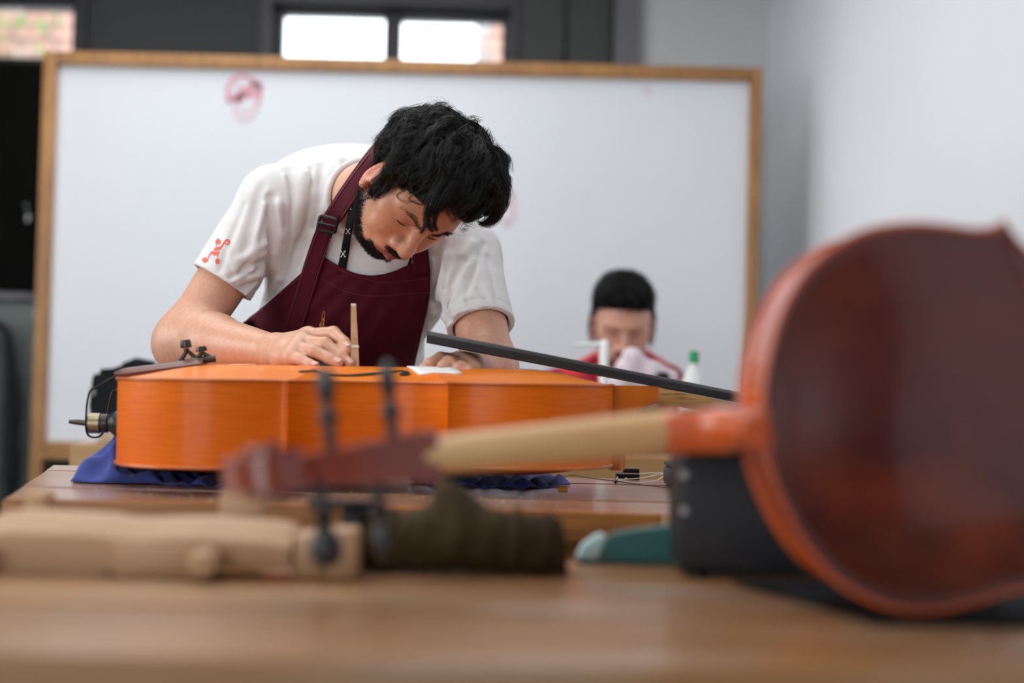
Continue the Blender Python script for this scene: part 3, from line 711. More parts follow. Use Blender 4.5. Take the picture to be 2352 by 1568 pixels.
# second white slip glimpsed under the tailpiece
vs = [lay(.155, .05), lay(.195, .045), lay(.2, .10), lay(.16, .11)]
o = mk('paper_card', vs, [(0, 1, 2, 3)], 'paper', None, True, 0); md = o.modifiers.new('thickness', 'SOLIDIFY'); md.thickness = .001; md.offset = 1
tag(o, 'white paper slip on the cello beside the tailpiece tuners', 'card')
# wooden wedge stick (soundpost gauge) held upright in the right hand
t = thing('wooden_stick', 'pale tapered wooden stick held upright on the cello', 'tool', P(816, 846, 2.205))
b0 = P(816, 849, 2.205); tp_ = P(812, 697, 2.205); dirv = tp_ - b0; Ls = np.linalg.norm(dirv); dirv /= Ls
def stick(nm, f0, f1, w0, w1, d0, d1, mt, dx=0):
    vs = []
    for f_, w_, d_ in ((f0, w0, d0), (f1, w1, d1)):
        c = b0 + dirv * Ls * f_ - V3(t.location) + V3([dx, 0, 0])
        vs += [c + V3([-w_, -d_, 0]), c + V3([w_, -d_, 0]), c + V3([w_, d_, 0]), c + V3([-w_, d_, 0])]
    return mk(nm, vs, [(3, 2, 1, 0), (4, 5, 6, 7), (0, 1, 5, 4), (1, 2, 6, 5), (2, 3, 7, 6), (3, 0, 4, 7)], mt, t, False)
stick('lower_blade', 0.0, 0.335, .0062, .0058, .005, .004, 'wood_pale'); stick('notch', 0.336, .372, .0062, .0058, .0055, .0055, 'label_cream', .0004)
stick('shoulder', .373, .47, .0056, .0052, .0035, .0035, 'wood_tan'); stick('upper_blade', .471, .965, .0052, .0038, .004, .003, 'wood_pale'); stick('tip', .966, 1.0, .0038, .0036, .003, .003, 'label_cream')
# small black blocks, wires, string, orange offcut on the bench
t = thing('plastic_block', 'small black stepped plastic block on the workbench near wires', 'block', PZ(1441, 1101, BZ)); c = V3(t.location)
box('base', (-.0205, -.012, 0.0002), (.0205, .014, .0125), 'black_plastic', t, .001); box('upper_step', (-.008, -.008, .0127), (.0205, .012, .0195), 'black_plastic', t, .001)
box('edge_strip', (-.0205, -.0135, .0105), (.0205, -.0122, .0125), 'steel', t)
zz = BZ + .0015
kx = PZ(1413, 1105, BZ)
o = thing('wire_coil', 'thin white wire loops tied at one end on the workbench', 'wire', kx); 
def w_(px, py, h=0.0): return PZ(px, py, BZ + h) - V3(kx)
for pts in ([(1415, 1100, .003), (1440, 1100, .004), (1475, 1097, .006), (1505, 1091, .010), (1532, 1086, .014)], [(1436, 1099, .003), (1455, 1091, .006), (1480, 1087, .010), (1505, 1086, .012), (1533, 1086, .014)],
            [(1418, 1102, .002), (1450, 1107, .0015), (1480, 1108, .002), (1505, 1104, .004), (1520, 1096, .008), (1533, 1087, .012)], [(1416, 1100, .003), (1420, 1093, .006), (1427, 1092, .007), (1433, 1096, .004), (1437, 1100, .002)]):
    tube('wire_strand', spline([w_(*q) for q in pts], 24), .00085, 'wire_white', o, 6)
tube('tie', [w_(1411, 1103, .002), w_(1414, 1106, .004), w_(1416, 1103, .002)], .0022, 'black_plastic', o, 6)
o = tube('string', spline([PZ(1288, 1096, BZ + .002), PZ(1312, 1091, BZ + .004), PZ(1360, 1098, BZ + .002), PZ(1412, 1104, BZ + .0012), PZ(1460, 1111, BZ + .0012), PZ(1530, 1119, BZ + .0012)], 30), .0009, 'string_brown', None, 6)
tag(o, 'thin brown string lying across the workbench', 'string')
o = prism('offcut', [PZ(1285, 1097, BZ + .0005), PZ(1297, 1098.5, BZ + .0005), PZ(1294, 1094, BZ + .0005), PZ(1286, 1093, BZ + .0005)], (0, 0, .0025), 'black_plastic'); tag(o, 'tiny black offcut at the edge of the blue cloth', 'offcut')
o = prism('offcut', [PZ(1281, 1127, BZ + .0004), PZ(1303, 1128, BZ + .0004), PZ(1304.5, 1122, BZ + .0004), PZ(1285, 1121, BZ + .0004)], (0, 0, .005), 'orange_bit', None, .0006); tag(o, 'small bright orange offcut on the workbench by the blue cloth', 'offcut')
vs = []; fs = []
for k_ in range(260):
    x, y = rng.uniform(-.62, .2), rng.uniform(1.87, 2.09); s = rng.uniform(.0008, .0022); a = rng.uniform(0, 6.28); i = len(vs)
    d1 = V3([math.cos(a), math.sin(a), 0]) * s; d2 = V3([-math.sin(a), math.cos(a), 0]) * s * .5
    c = V3([x, y, BZ + .0012]); vs += [c - d1, c + d2, c + d1 + V3([0, 0, s]), c - d2]; fs.append((i, i + 1, i + 2, i + 3))
o = mk('wood_shavings', vs, fs, 'shavings', None, False); o['kind'] = 'stuff'; tag(o, 'pale wood dust and shavings scattered on the workbench', 'shavings')
t = thing('black_box', 'small black rounded box at the right end of the orange cello\'s workbench', 'box', V3([0.318, 2.375, BZ]))
box('body', (-.055, -.06, .0005), (.055, .06, .034), 'black_plastic', t, .008); box('lid', (-.054, -.058, .0345), (.054, .058, .040), 'case_dark', t, .002)

# ------------------------------------------------------------------ things on the foreground table
# pale carved wooden blanks lying on the table
def blank(label, px0, px1, y, prof, width, group=None):
    """Bar along x: prof = list of (u, z_bottom, z_top)."""
    x0 = PZ(px0, 1310, TZ)[0] * 1.0; x1 = PZ(px1, 1310, TZ)[0]
    t = thing('wood_blank', label, 'wood block', ((x0 + x1) / 2, y, TZ), None, group)
    return t, x0 - (x0 + x1) / 2, x1 - (x0 + x1) / 2
yw0 = 1.375
sc_ = yw0 / F_PX
def xt(px): return (px - 1176) * sc_ * 1.0 + 0.0245 * 0 
t = thing('wooden_bar', 'long pale carved wooden bar lying on the foreground table', 'wood piece', (xt(430), yw0, TZ))
cx0 = xt(430)
prof = [(10, 0, .052), (60, 0, .055), (260, 0, .053), (300, .004, .050), (360, .001, .050), (430, 0, .052), (490, 0, .053), (520, .006, .052), (560, .012, .051), (640, .012, .050), (690, .012, .046)]
vs = []; fs = []
for i, (px, zb_, zt_) in enumerate(prof):
    x = xt(px) - cx0
    for yy, z_ in ((-.028, zb_ + .0006), (-.030, zt_ - .016), (-.012, zt_), (.030, zt_ + .001), (.032, zb_ + .0006)): vs.append((x, yy, z_))
    if i:
        for q in range(5): fs.append(((i - 1) * 5 + q, (i - 1) * 5 + (q + 1) % 5, i * 5 + (q + 1) % 5, i * 5 + q))
fs += [(4, 3, 2, 1, 0), tuple(range(len(vs) - 5, len(vs)))]
mk('bar', vs, fs, 'wood_pale', t, True, 30)
lathe('dowel', [(.0001, 0), (.011, .001), (.014, .006), (.014, .028), (.010, .034), (.0001, .035)], 'wood_pale', t, 18, (xt(512) - cx0, -.066, .017), 'y')
lathe('dowel', [(.0001, 0), (.011, .001), (.013, .006), (.013, .028), (.010, .034), (.0001, .035)], 'wood_tan', t, 18, (xt(5) - cx0, -.066, .016), 'y')
box('cross_piece', (xt(690) - cx0, -.02, .0005), (xt(760) - cx0, .03, .043), 'wood_pale', t, .004)
box('end_piece', (xt(762) - cx0, -.024, .0005), (xt(838) - cx0, .026, .048), 'wood_pale', t, .005)
box('under_strip', (xt(300) - cx0, -.040, .0004), (xt(500) - cx0, -.0305, .030), 'wood_tan', t, .003)
for (a, b_, h_, mt, lb) in ((55, 115, .016, 'wood_tan', 'small tan wooden block behind the pale bar near its rough end'), (505, 615, .022, 'wood_tan', 'tan wooden block standing behind the pale bar beside the cello scroll')):
    x = (xt(a) + xt(b_)) / 2; y = 1.47
    o = box('wood_block', (-(xt(b_) - xt(a)) / 2, -.015, 0), ((xt(b_) - xt(a)) / 2, .015, .052 + h_), mt, None, .006); o.location = (x * 1.05, y, TZ + .0004); tag(o, lb, 'wood block')
# olive brown canvas tool roll
yr = 1.44; sr = yr / F_PX
def xr(px): return (px - 1176) * sr
t = thing('tool_roll', 'lumpy olive brown canvas tool roll with straps on the table', 'tool roll', (xr(1080), yr, TZ))
rc = xr(1080)
vs = []; fs = []; S = 40; A = 28
for i in range(S):
    f_ = i / (S - 1); px = 845 + 470 * f_; x = xr(px) - rc
    r0 = np.interp(px, [845, 855, 900, 960, 1020, 1080, 1130, 1180, 1250, 1300, 1315], [.012, .029, .031, .032, .036, .039, .036, .033, .032, .030, .014])
    for q in range(A):
        a = 2 * math.pi * q / A; rr = r0 * (1 + .04 * math.sin(7 * f_ * 6.28 + 2 * a) + .03 * math.sin(3 * a + 9 * f_))
        up = max(0, math.sin(a)); z_ = rr * math.sin(a) * .92
        bump_ = .024 * math.exp(-((px - 1062) / 44) ** 2) * up ** 3
        vs.append((x - .018 * bump_ / .024, rr * 1.15 * math.cos(a), max(.0006, r0 * .9 + z_ + bump_)))
for i in range(S - 1):
    for q in range(A): fs.append((i * A + q, i * A + (q + 1) % A, (i + 1) * A + (q + 1) % A, (i + 1) * A + q))
fs.append(list(range(A))[::-1]); fs.append([(S - 1) * A + q for q in range(A)])
mk('canvas', vs, fs, 'olive_canvas', t, True, 0)
for px, r_ in ((905, .0335), (985, .036), (1190, .0355), (1262, .0335)):
    x = xr(px) - rc; pts = [(x + .004 * math.sin(a), r_ * 1.15 * math.cos(a), max(.002, r_ * .86 + r_ * .93 * math.sin(a))) for a in np.linspace(0, 2 * math.pi, 33)]
    tube('strap', pts, .0022, 'olive_canvas', t, 6, 2.2)
o = thing('black_clamp', 'black metal clamp pad beside the olive tool roll', 'clamp', (xr(835), yr - .01, TZ))
box('jaw', (-.016, -.012, .0005), (.012, .012, .060), 'black_plastic', o, .004); box('arm', (-.050, -.008, .0605), (.014, .008, .070), 'black_plastic', o, .003)
# teal tool with a pale tip
yt = 1.535; st = yt / F_PX
zt0 = TZ + .0005
def tz(px, py): q = P(px, py, yt); return q
t = thing('teal_tool', 'teal green wedge-shaped plastic tool with a pale tip', 'tool', (P(1430, 1278, yt)[0], yt, TZ)); c = V3(t.location)
def wedge(nm, pix, mt, y0, y1, bev):
    poly = [P(x, y, yt) - c for x, y in pix]; poly = [V3([p_[0], y0, max(p_[2], .0004)]) for p_ in poly]
    return prism(nm, poly, (0, y1 - y0, 0), mt, t, bev)
wedge('body', [(1372, 1281), (1560, 1283), (1565, 1207), (1530, 1206), (1450, 1216), (1395, 1225)], 'teal', -.02, .02, .004)
wedge('tip', [(1322, 1281), (1371, 1281), (1393, 1226), (1372, 1227), (1338, 1250)], 'teal_tip', -.017, .017, .003)
wedge('base_strip', [(1322, 1288), (1560, 1289), (1560, 1282), (1322, 1282)], 'teal', -.021, .021, .0005)
# dark equipment case behind the red cello
t = thing('equipment_case', 'dark slate equipment case with corner screws behind the red cello', 'case', (0.305, 1.475, TZ))
xa = P(1558, 1200, 1.44)[0] - .305; hz = P(1600, 1042, 1.44)[2] - TZ
box('shell', (xa, -.050, .006), (.16, .062, hz), 'case_dark', t, .010); box('lid', (xa + .001, -.049, hz + .0005), (.159, .061, hz + .010), 'case_dark', t, .003)
box('front_panel', (xa + .010, -.0535, .016), (.150, -.0505, hz - .012), 'case_dark', t, .001)
for px, py in ((1570, 1090), (1570, 1172)):
    q = P(px, py, 1.42) - V3([.305, 1.475, TZ]); lathe('screw', [(.0001, 0), (.0045, 0), (.0045, .002), (.0001, .0022)], 'steel', t, 14, (q[0], -.0560, q[2]), 'y')
for sx in (xa + .02, .14):
    for sy_ in (-.035, .045): lathe('rubber_foot', [(.0001, 0), (.010, 0), (.010, .006), (.0001, .0061)], 'black_plastic', t, 14, (sx, sy_, 0.0002))
o = prism('shadow_cloth', [V3([.30, 1.17, TZ + .0006]), V3([.9, 1.17, TZ + .0006]), V3([.9, 1.40, TZ + .0006]), V3([.22, 1.40, TZ + .0006])], (0, 0, .004), 'black_matte', None, .001)  # black sheet also stands in for the shadow beneath the cello
tag(o, 'flat black cloth doubling as a shadow on the foreground table under the red cello', 'cloth')

# ------------------------------------------------------------------ things on the back bench
t = thing('tool_bag', 'black tool bag with grey tag on a wooden box at the back bench', 'bag', (P(330, 985, 3.45)[0], 3.47, 0))
c = V3(t.location)
q = lambda px, py: P(px, py, 3.42) - c
bz0 = P(300, 985, 3.42)[2]
poly = [q(212, 984), q(207, 930), q(214, 870), q(222, 848), q(262, 845), q(300, 832), q(345, 838), q(400, 842), q(430, 850), q(440, 984)]
poly = [V3([p_[0], -.07, p_[2]]) for p_ in poly]
o = prism('bag_body', poly, (0, .16, 0), 'black_matte', t, .012)
prism('tag', [V3([p_[0], -.0712, p_[2]]) for p_ in (q(211, 908), q(226, 908), q(226, 892), q(212, 892))], (0, -.003, 0), 'bag_grey', t)
tube('handle', [V3([q(270, 838)[0], 0, q(270, 838)[2]]), V3([q(300, 824)[0], 0, q(300, 826)[2]]), V3([q(345, 836)[0], 0, q(345, 834)[2]])], .006, 'black_matte', t)
o = box('wood_box', (P(236, 1000, 3.42)[0], 3.38, BZ + .0005), (P(470, 1000, 3.42)[0], 3.56, bz0 - .0005), 'back_bench_top', None, .003); tag(o, 'raw wooden box under the black tool bag', 'box')
t = thing('glue_bottle', 'white squeeze bottle with green cap on the back bench', 'bottle', (P(1592, 900, 3.6)[0], 3.6, BZ))
zb_ = P(1592, 806, 3.6)[2] - BZ
lathe('bottle_body', [(.0001, .0005), (.030, .0005), (.033, .006), (.033, zb_ * .62), (.030, zb_ * .70), (.018, zb_ * .80), (.012, zb_ * .84), (.012, zb_ * .88), (.0001, zb_ * .881)], 'bottle_white', t)
lathe('label', [(.0335, zb_ * .18), (.0336, zb_ * .19), (.0336, zb_ * .55), (.0335, zb_ * .56)], 'label_cream', t)
lathe('cap', [(.0001, zb_ * .882), (.0125, zb_ * .882), (.0128, zb_ * .97), (.010, zb_), (.0001, zb_ + .001)], 'cap_green', t)
t = thing('clamp_stand', 'white metal clamp stand in front of the seated person', 'stand', (P(1386, 900, 3.52)[0], 3.52, BZ))
z1 = P(1386, 780, 3.52)[2] - BZ
tube('post', [(0, 0, .009), (0, 0, z1 - .006), (.001, 0, z1)], [.0115, .0115, .006], 'white_plastic', t, 14)
dx = P(1318, 788, 3.52)[0] - t.location[0]
tube('arm', [(0, .0, z1 - .010), (dx * .5, 0, z1 - .013), (dx, 0, z1 - .014)], [.006, .005, .004], 'white_plastic', t)
lathe('base', [(.0001, .0003), (.045, .0003), (.045, .006), (.014, .0088), (.0001, .0089)], 'white_plastic', t)

# ------------------------------------------------------------------ machine at the dark left side
t = thing('dust_extractor', 'grey dust extractor machine with fat hose by the dark door', 'machine', (P(20, 900, 5.25)[0] - .12, 5.36, 0)); c = V3(t.location)
g = lambda px, py, y=5.25: P(px, py, y) - c
zt_ = g(60, 695)[2]
box('cabinet', (-.42, -.10, .03), (g(112, 800)[0], .22, zt_), 'machine_panel', t, .02)
box('lower_panel', (-.40, -.112, .06), (g(108, 800)[0], -.101, g(0, 860)[2]), 'machine_grey', t, .004)
box('base', (-.44, -.12, .0), (g(116, 900)[0], .24, .0295), 'machine_grey', t, .006)
lathe('knob', [(.0001, 0), (.014, 0), (.014, .02), (.0001, .021)], 'white_plastic', t, 14, (g(88, 722)[0], -.123, g(88, 722)[2]), 'y')
hp = [V3([g(18, 1300)[0], -.19, .07]), V3([g(20, 1000)[0], -.19, g(20, 1000)[2]]), V3([g(22, 830)[0], -.19, g(22, 830)[2]]), V3([g(5, 762)[0], -.19, g(5, 772)[2]]), V3([g(-70, 735)[0], -.17, g(-70, 745)[2]])]
hs = spline(hp, 90); tube('hose', hs, [.048 + .0015 * math.sin(i * 2.2) for i in range(90)], 'hose', t, 18, 1.0, 0)
tube('power_cable', spline([g(20, 745) + V3([0, -.10, 0]), g(48, 770) + V3([0, -.12, 0]), g(58, 850) + V3([0, -.12, 0]), g(76, 930) + V3([0, -.12, 0]), g(62, 1010) + V3([0, -.12, 0]), g(50, 1100) + V3([0, -.12, 0])], 40), .009, 'black_plastic', t)
o = thing('jacket', 'black jacket hanging on a hook above the grey machine', 'jacket', (P(40, 690, 5.6)[0], 5.66, 0)); c = V3(o.location)
g = lambda px, py: P(px, py, 5.6) - c
poly = [g(-60, 720), g(-70, 560), g(-20, 500), g(30, 478), g(70, 500), g(92, 560), g(92, 610), g(80, 690), g(40, 702)]
prism('fabric', [V3([p_[0], -.05, p_[2]]) for p_ in poly], (0, .10, 0), 'wall_black', o, .02)
tube('hook', [g(60, 470) + V3([0, .0, 0]), g(66, 492) + V3([0, -.02, 0]), g(76, 500) + V3([0, -.055, 0]), g(74, 512) + V3([0, -.06, 0])], .006, 'steel', o)
box('hook_rail', (g(20, 470)[0], -.012, g(20, 474)[2]), (g(93, 470)[0], .02, g(20, 460)[2]), 'wall_black', o)
o = thing('folded_bag', 'grey folded bag lying on top of the machine', 'bag', (P(20, 695, 5.25)[0] - .02, 5.36, zt_)); c = V3(o.location)
vs = []; fs = []
for i in range(9):
    for j in range(20):
        a = math.pi * i / 8; b_ = 2 * math.pi * j / 20
        vs.append((.16 * math.sin(a) * math.cos(b_), .10 * math.sin(a) * math.sin(b_), max(.0005, .018 + .025 * math.cos(a) + .004 * math.sin(5 * b_) * math.sin(a))))
for i in range(8):
    for j in range(20): fs.append((i * 20 + j, i * 20 + (j + 1) % 20, (i + 1) * 20 + (j + 1) % 20, (i + 1) * 20 + j))
mk('fabric', vs, fs, 'bag_grey', o, True, 0)

# ------------------------------------------------------------------ implicit surfaces for bodies and clothes
def smin(a, b, k):
    h = np.clip(.5 + .5 * (b - a) / k, 0, 1); return b + (a - b) * h - k * h * (1 - h)
def smax(a, b, k): return -smin(-a, -b, k)
class Shape:
    """List of primitives: round cones, ellipsoids; unioned or carved in order, blended by k."""
    def __init__(s): s.pr = []
    def cone(s, a, b, ra, rb, k=.02, sub=False):
        a, b = V3(a, ) * 1., V3(b) * 1.; s.pr.append(('c', a, b, ra, rb, k, sub, (a + b) / 2, np.linalg.norm(b - a) / 2 + max(ra, rb) + k)); return s
    def ball(s, c, r, k=.02, sub=False): return s.cone(c, V3(c) + V3([1e-5, 0, 0]), r, r, k, sub)
    def ell(s, c, r, R=None, k=.02, sub=False):
        c = V3(c) * 1.; r = V3(r) * 1.; s.pr.append(('e', c, r, np.eye(3) if R is None else np.asarray(R), None, k, sub, c, r.max() + k)); return s
    def chain(s, pts, rads, k=.01):
        for i in range(len(pts) - 1): s.cone(pts[i], pts[i + 1], rads[i], rads[i + 1], k)
        return s
    def __call__(s, p, far=.06):
        lo, hi = p.min(0), p.max(0); d = np.full(len(p), far + .04)
        for t, A, B, C, D, k, sub, bc, br in s.pr:
            q = np.clip(bc, lo, hi) - bc
            if q @ q > (br + far) ** 2: continue
            if t == 'c':
                ab = B - A; h = np.clip(((p - A) @ ab) / (ab @ ab), 0, 1); v = p - A - h[:, None] * ab
                e = np.sqrt((v * v).sum(1)) - (C + (D - C) * h)
            else:
                l = (p - A) @ C; k0 = np.sqrt(((l / B) ** 2).sum(1)); k1 = np.sqrt(((l / (B * B)) ** 2).sum(1)) + 1e-9; e = k0 * (k0 - 1) / k1
            d = smax(d, -e, k) if sub else smin(d, e, k)
        return d
def grad(f, p, e=.0012):
    g = np.stack([f(p + V3(d) * e) - f(p - V3(d) * e) for d in ((1., 0, 0), (0, 1., 0), (0, 0, 1.))], 1)
    return g / (np.linalg.norm(g, axis=1)[:, None] + 1e-12)
def surface(f, lo, hi, h, B=8):
    """Sparse surface nets of f over the box lo..hi with voxel h -> verts, quads."""
    lo = V3(lo) * 1.; nb = np.ceil((V3(hi) - lo) / (B * h)).astype(int); SB = 5
    keep = []
    for X in range(0, nb[0], SB):
        for Y in range(0, nb[1], SB):
            for Z in range(0, nb[2], SB):
                g = np.stack(np.meshgrid(np.arange(X, min(X + SB, nb[0])), np.arange(Y, min(Y + SB, nb[1])), np.arange(Z, min(Z + SB, nb[2])), indexing='ij'), -1).reshape(-1, 3)
                d = f(lo + (g + .5) * B * h); m_ = np.abs(d) < B * h * 1.15
                if m_.any(): keep.append(g[m_])
    off = np.stack(np.meshgrid(*[np.arange(B + 1)] * 3, indexing='ij'), -1).reshape(-1, 3)
    ev = np.stack(np.meshgrid(*[[0, 1]] * 3, indexing='ij'), -1).reshape(-1, 3)
    keys = []; pos = []; quads = []; K = 4096
    kf = lambda c: (c[..., 0] * K + c[..., 1]) * K + c[..., 2]
    for g in keep:
        ci = (g[:, None, :] * B + off[None]).reshape(-1, 3)
        val = f(lo + ci * h).reshape(len(g), B + 1, B + 1, B + 1)
        s = val > 0; c8 = [s[:, a:a + B, b:b + B, c:c + B] for a, b, c in ev]; tot = sum(x.astype(np.int8) for x in c8)
        act = np.argwhere((tot > 0) & (tot < 8))
        if len(act):
            bi = act[:, 0]; cc = act[:, 1:]
            vv = np.stack([val[bi, cc[:, 0] + a, cc[:, 1] + b, cc[:, 2] + c] for a, b, c in ev], 1)
            acc = np.zeros((len(act), 3)); cnt = np.zeros(len(act))
            for i in range(8):
                for j in range(i + 1, 8):
                    if np.abs(ev[i] - ev[j]).sum() != 1: continue
                    x = (vv[:, i] > 0) != (vv[:, j] > 0); tt = np.where(x, vv[:, i] / (vv[:, i] - vv[:, j] + 1e-12), 0)
                    acc += np.where(x[:, None], ev[i] + (ev[j] - ev[i]) * tt[:, None], 0); cnt += x
            gc = g[bi] * B + cc; keys.append(kf(gc)); pos.append(lo + (gc + acc / cnt[:, None]) * h)
        for ax in range(3):
            e = np.zeros(3, int); e[ax] = 1; o1 = np.roll(e, 1); o2 = np.roll(e, 2)
            a_ = s[:, :B, :B, :B]; b_ = s[:, e[0]:B + e[0], e[1]:B + e[1], e[2]:B + e[2]]
            for idx, flip in ((np.argwhere(a_ & ~b_), True), (np.argwhere(~a_ & b_), False)):
                if not len(idx): continue
                gc = g[idx[:, 0]] * B + idx[:, 1:]
                q = np.stack([kf(gc), kf(gc - o1), kf(gc - o1 - o2), kf(gc - o2)], 1)
                quads.append(q[:, ::-1] if flip else q)
    keys = np.concatenate(keys); pos = np.concatenate(pos); keys, ui = np.unique(keys, return_index=True); pos = pos[ui]
    quads = np.concatenate(quads); ix = np.searchsorted(keys, quads); ix = np.clip(ix, 0, len(keys) - 1)
    ok = (keys[ix] == quads).all(1); ix = ix[ok]
    return pos, ix
def mesh_np(name, v, q, matn, parent=None, tint=None, smooth=True):
    me = bpy.data.meshes.new(name); n = q.shape[1]
    me.vertices.add(len(v)); me.vertices.foreach_set('co', np.asarray(v, np.float32).ravel())
    me.loops.add(q.size); me.loops.foreach_set('vertex_index', q.astype(np.int32).ravel())
    me.polygons.add(len(q)); me.polygons.foreach_set('loop_start', np.arange(0, q.size, n, dtype=np.int32)); me.polygons.foreach_set('loop_total', np.full(len(q), n, np.int32))
    me.polygons.foreach_set('use_smooth', np.full(len(q), smooth)); me.update(calc_edges=True)
    if tint is not None:
        a = me.color_attributes.new('tint', 'FLOAT_COLOR', 'POINT'); a.data.foreach_set('color', np.column_stack([tint, np.ones(len(v))]).astype(np.float32).ravel())
    me.validate()
    return link(name, me, matn, parent)
def cast(f, pix, d0=2.0, d1=3.2, off=0.0):
    """March camera rays through photo pixels on to the surface f = off; misses stay at closest approach."""
    pix = np.asarray(pix, float); v = np.array([ray(x, y) for x, y in pix]); v = v / v[:, 1:2]
    t = np.full(len(pix), d0); best = t.copy(); bd = np.full(len(pix), 9.); done = np.zeros(len(pix), bool)
    sp = np.linalg.norm(v, axis=1)
    for _ in range(90):
        d = f(CAM + v * t[:, None]) - off; m_ = (d < bd) & ~done; best[m_] = t[m_]; bd[m_] = d[m_]
        done |= d < 4e-4; t = np.where(done, t, t + np.maximum(d * .8, 3e-4) / sp)
        t = np.minimum(t, d1)
    return CAM + v * best[:, None], bd < 2e-3
def strands(name, paths, r0, r1, matn, parent, sides=3):
    """paths (n, m, 3) -> one mesh of thin tapered hairs."""
    n, m_, _ = paths.shape; tg = np.gradient(paths, axis=1); tg /= np.linalg.norm(tg, axis=2)[..., None] + 1e-12
    ref = rng.normal(size=(n, 1, 3)); a = np.cross(tg, ref); a /= np.linalg.norm(a, axis=2)[..., None] + 1e-12; b = np.cross(tg, a)
    rad = (r0 + (r1 - r0) * np.linspace(0, 1, m_) ** 1.5)[None, :, None]
    rings = [paths + rad * (a * math.cos(2 * math.pi * k / sides) + b * math.sin(2 * math.pi * k / sides)) for k in range(sides)]
    v = np.stack(rings, 2).reshape(-1, 3)
    base = (np.arange(n)[:, None] * m_ + np.arange(m_ - 1)[None]) * sides; base = base.reshape(-1)
    q = np.concatenate([np.stack([base + k, base + (k + 1) % sides, base + sides + (k + 1) % sides, base + sides + k], 1) for k in range(sides)])
    return mesh_np(name, v, q, matn, parent)

# ------------------------------------------------------------------ the luthier leaning over the cello
def cv(x, y, z): return x * RGT + y * UPV - z * FWD          # camera-style axes (right, up, towards viewer) -> world
hU = cv(.716, .375, .588); hU /= np.linalg.norm(hU)
hL = cv(.695, -.317, -.645); hL -= hU * (hL @ hU); hL /= np.linalg.norm(hL)
hF = np.cross(hL, hU)
if hF[2] > 0: hF = -hF
HR = np.column_stack([hL, hF, hU])            # head local (x = his left, y = forward, z = up) -> world
HC = P(959, 429, 2.30); HS = 0.975
def hw(x, y=None, z=None):
    l = V3([x, y, z]) if y is not None else V3(x); return HC + HR @ l * HS
def hloc(p): return (p - HC) @ HR / HS
def rotx(a): c, s = math.cos(a), math.sin(a); return V3([[1, 0, 0], [0, c, -s], [0, s, c]])
def roty(a): c, s = math.cos(a), math.sin(a); return V3([[c, 0, s], [0, 1, 0], [-s, 0, c]])
def rotz(a): c, s = math.cos(a), math.sin(a); return V3([[c, -s, 0], [s, c, 0], [0, 0, 1]])

man = thing('person', 'person in white t-shirt and maroon apron bending over the orange cello', 'person', (P(800, 1000, 2.92)[0], 2.92, 0))
MO = V3(man.location)

def head_shape(S, W, R):
    """Head primitives; W maps local to world, R is the head rotation."""
    e = lambda c, r, rot=None, k=.02, sub=False: S.ell(W(*c), r, R if rot is None else R @ rot, k, sub)
    c = lambda a, b, ra, rb, k=.012, sub=False: S.cone(W(*a), W(*b), ra, rb, k, sub)
    e((0, -.010, .034), (.075, .089, .085)); e((0, .030, .012), (.066, .062, .082), None, .03)
    e((0, .030, -.052), (.058, .056, .058), None, .03); e((0, .066, -.094), (.026, .022, .021), None, .025)
    for s in (-1, 1):
        c((s * .058, -.004, -.045), (s * .030, .052, -.090), .020, .018, .02)           # jaw line
        e((s * .045, .053, -.014), (.024, .022, .019), None, .022)                      # cheekbone
        e((s * .036, .062, -.045), (.024, .024, .026), None, .02)                       # cheek
        c((s * .012, .087, .023), (s * .046, .068, .021), .0105, .010, .014)            # brow ridge
        e((s * .031, .096, .003), (.017, .013, .0115), None, .012, True)                # eye socket
        e((s * .031, .0705, .002), (.0165, .0165, .0145), None, .005)                   # lidded eye
        c((s * .020, .0855, .0065), (s * .044, .0780, .0055), .0030, .0028, .004)       # upper lid fold
        c((s * .018, .0835, -.0105), (s * .042, .0765, -.0095), .0030, .0026, .006)     # lower lid
        e((s * .0150, .0985, -.0375), (.0100, .0115, .0085), None, .007)                # nose wing
        c((s * .025, .086, -.058), (s * .036, .072, -.078), .008, .007, .012)           # fold beside mouth
        # ear
        er = rotz(s * -.42) @ rotx(-.18)
        S.ell(W(s * .080, .000, -.015), (.0078, .019, .033), R @ er, .006); S.ell(W(s * .0885, .006, -.010), (.0072, .011, .020), R @ er, .004, True)
        S.ell(W(s * .081, .008, -.042), (.0065, .009, .010), R, .006); S.ell(W(s * .079, .018, -.017), (.005, .006, .009), R, .005)
    c((0, .086, .014), (0, .1085, -.026), .0085, .0105, .010); S.ell(W(0, .1120, -.0335), (.0128, .0125, .0115), R, .008)
    for s in (-1, 1): S.ell(W(s * .0065, .1075, -.0465), (.0042, .0055, .0035), R, .003, True)
    e((0, .088, -.060), (.030, .018, .018), None, .016)                                  # muzzle
    c((-.021, .0905, -.0640), (-.006, .1035, -.0602), .0042, .0058, .004); c((.021, .0905, -.0640), (.006, .1035, -.0602), .0042, .0058, .004); c((-.006, .1035, -.0602), (.006, .1035, -.0602), .0058, .0058, .003)
    c((-.019, .0895, -.0700), (0, .1005, -.0725), .0048, .0072, .004); c((.019, .0895, -.0700), (0, .1005, -.0725), .0048, .0072, .004)
    c((-.022, .0945, -.0662), (0, .1085, -.0664), .0013, .0016, .003, True); c((.022, .0945, -.0662), (0, .1085, -.0664), .0013, .0016, .003, True)

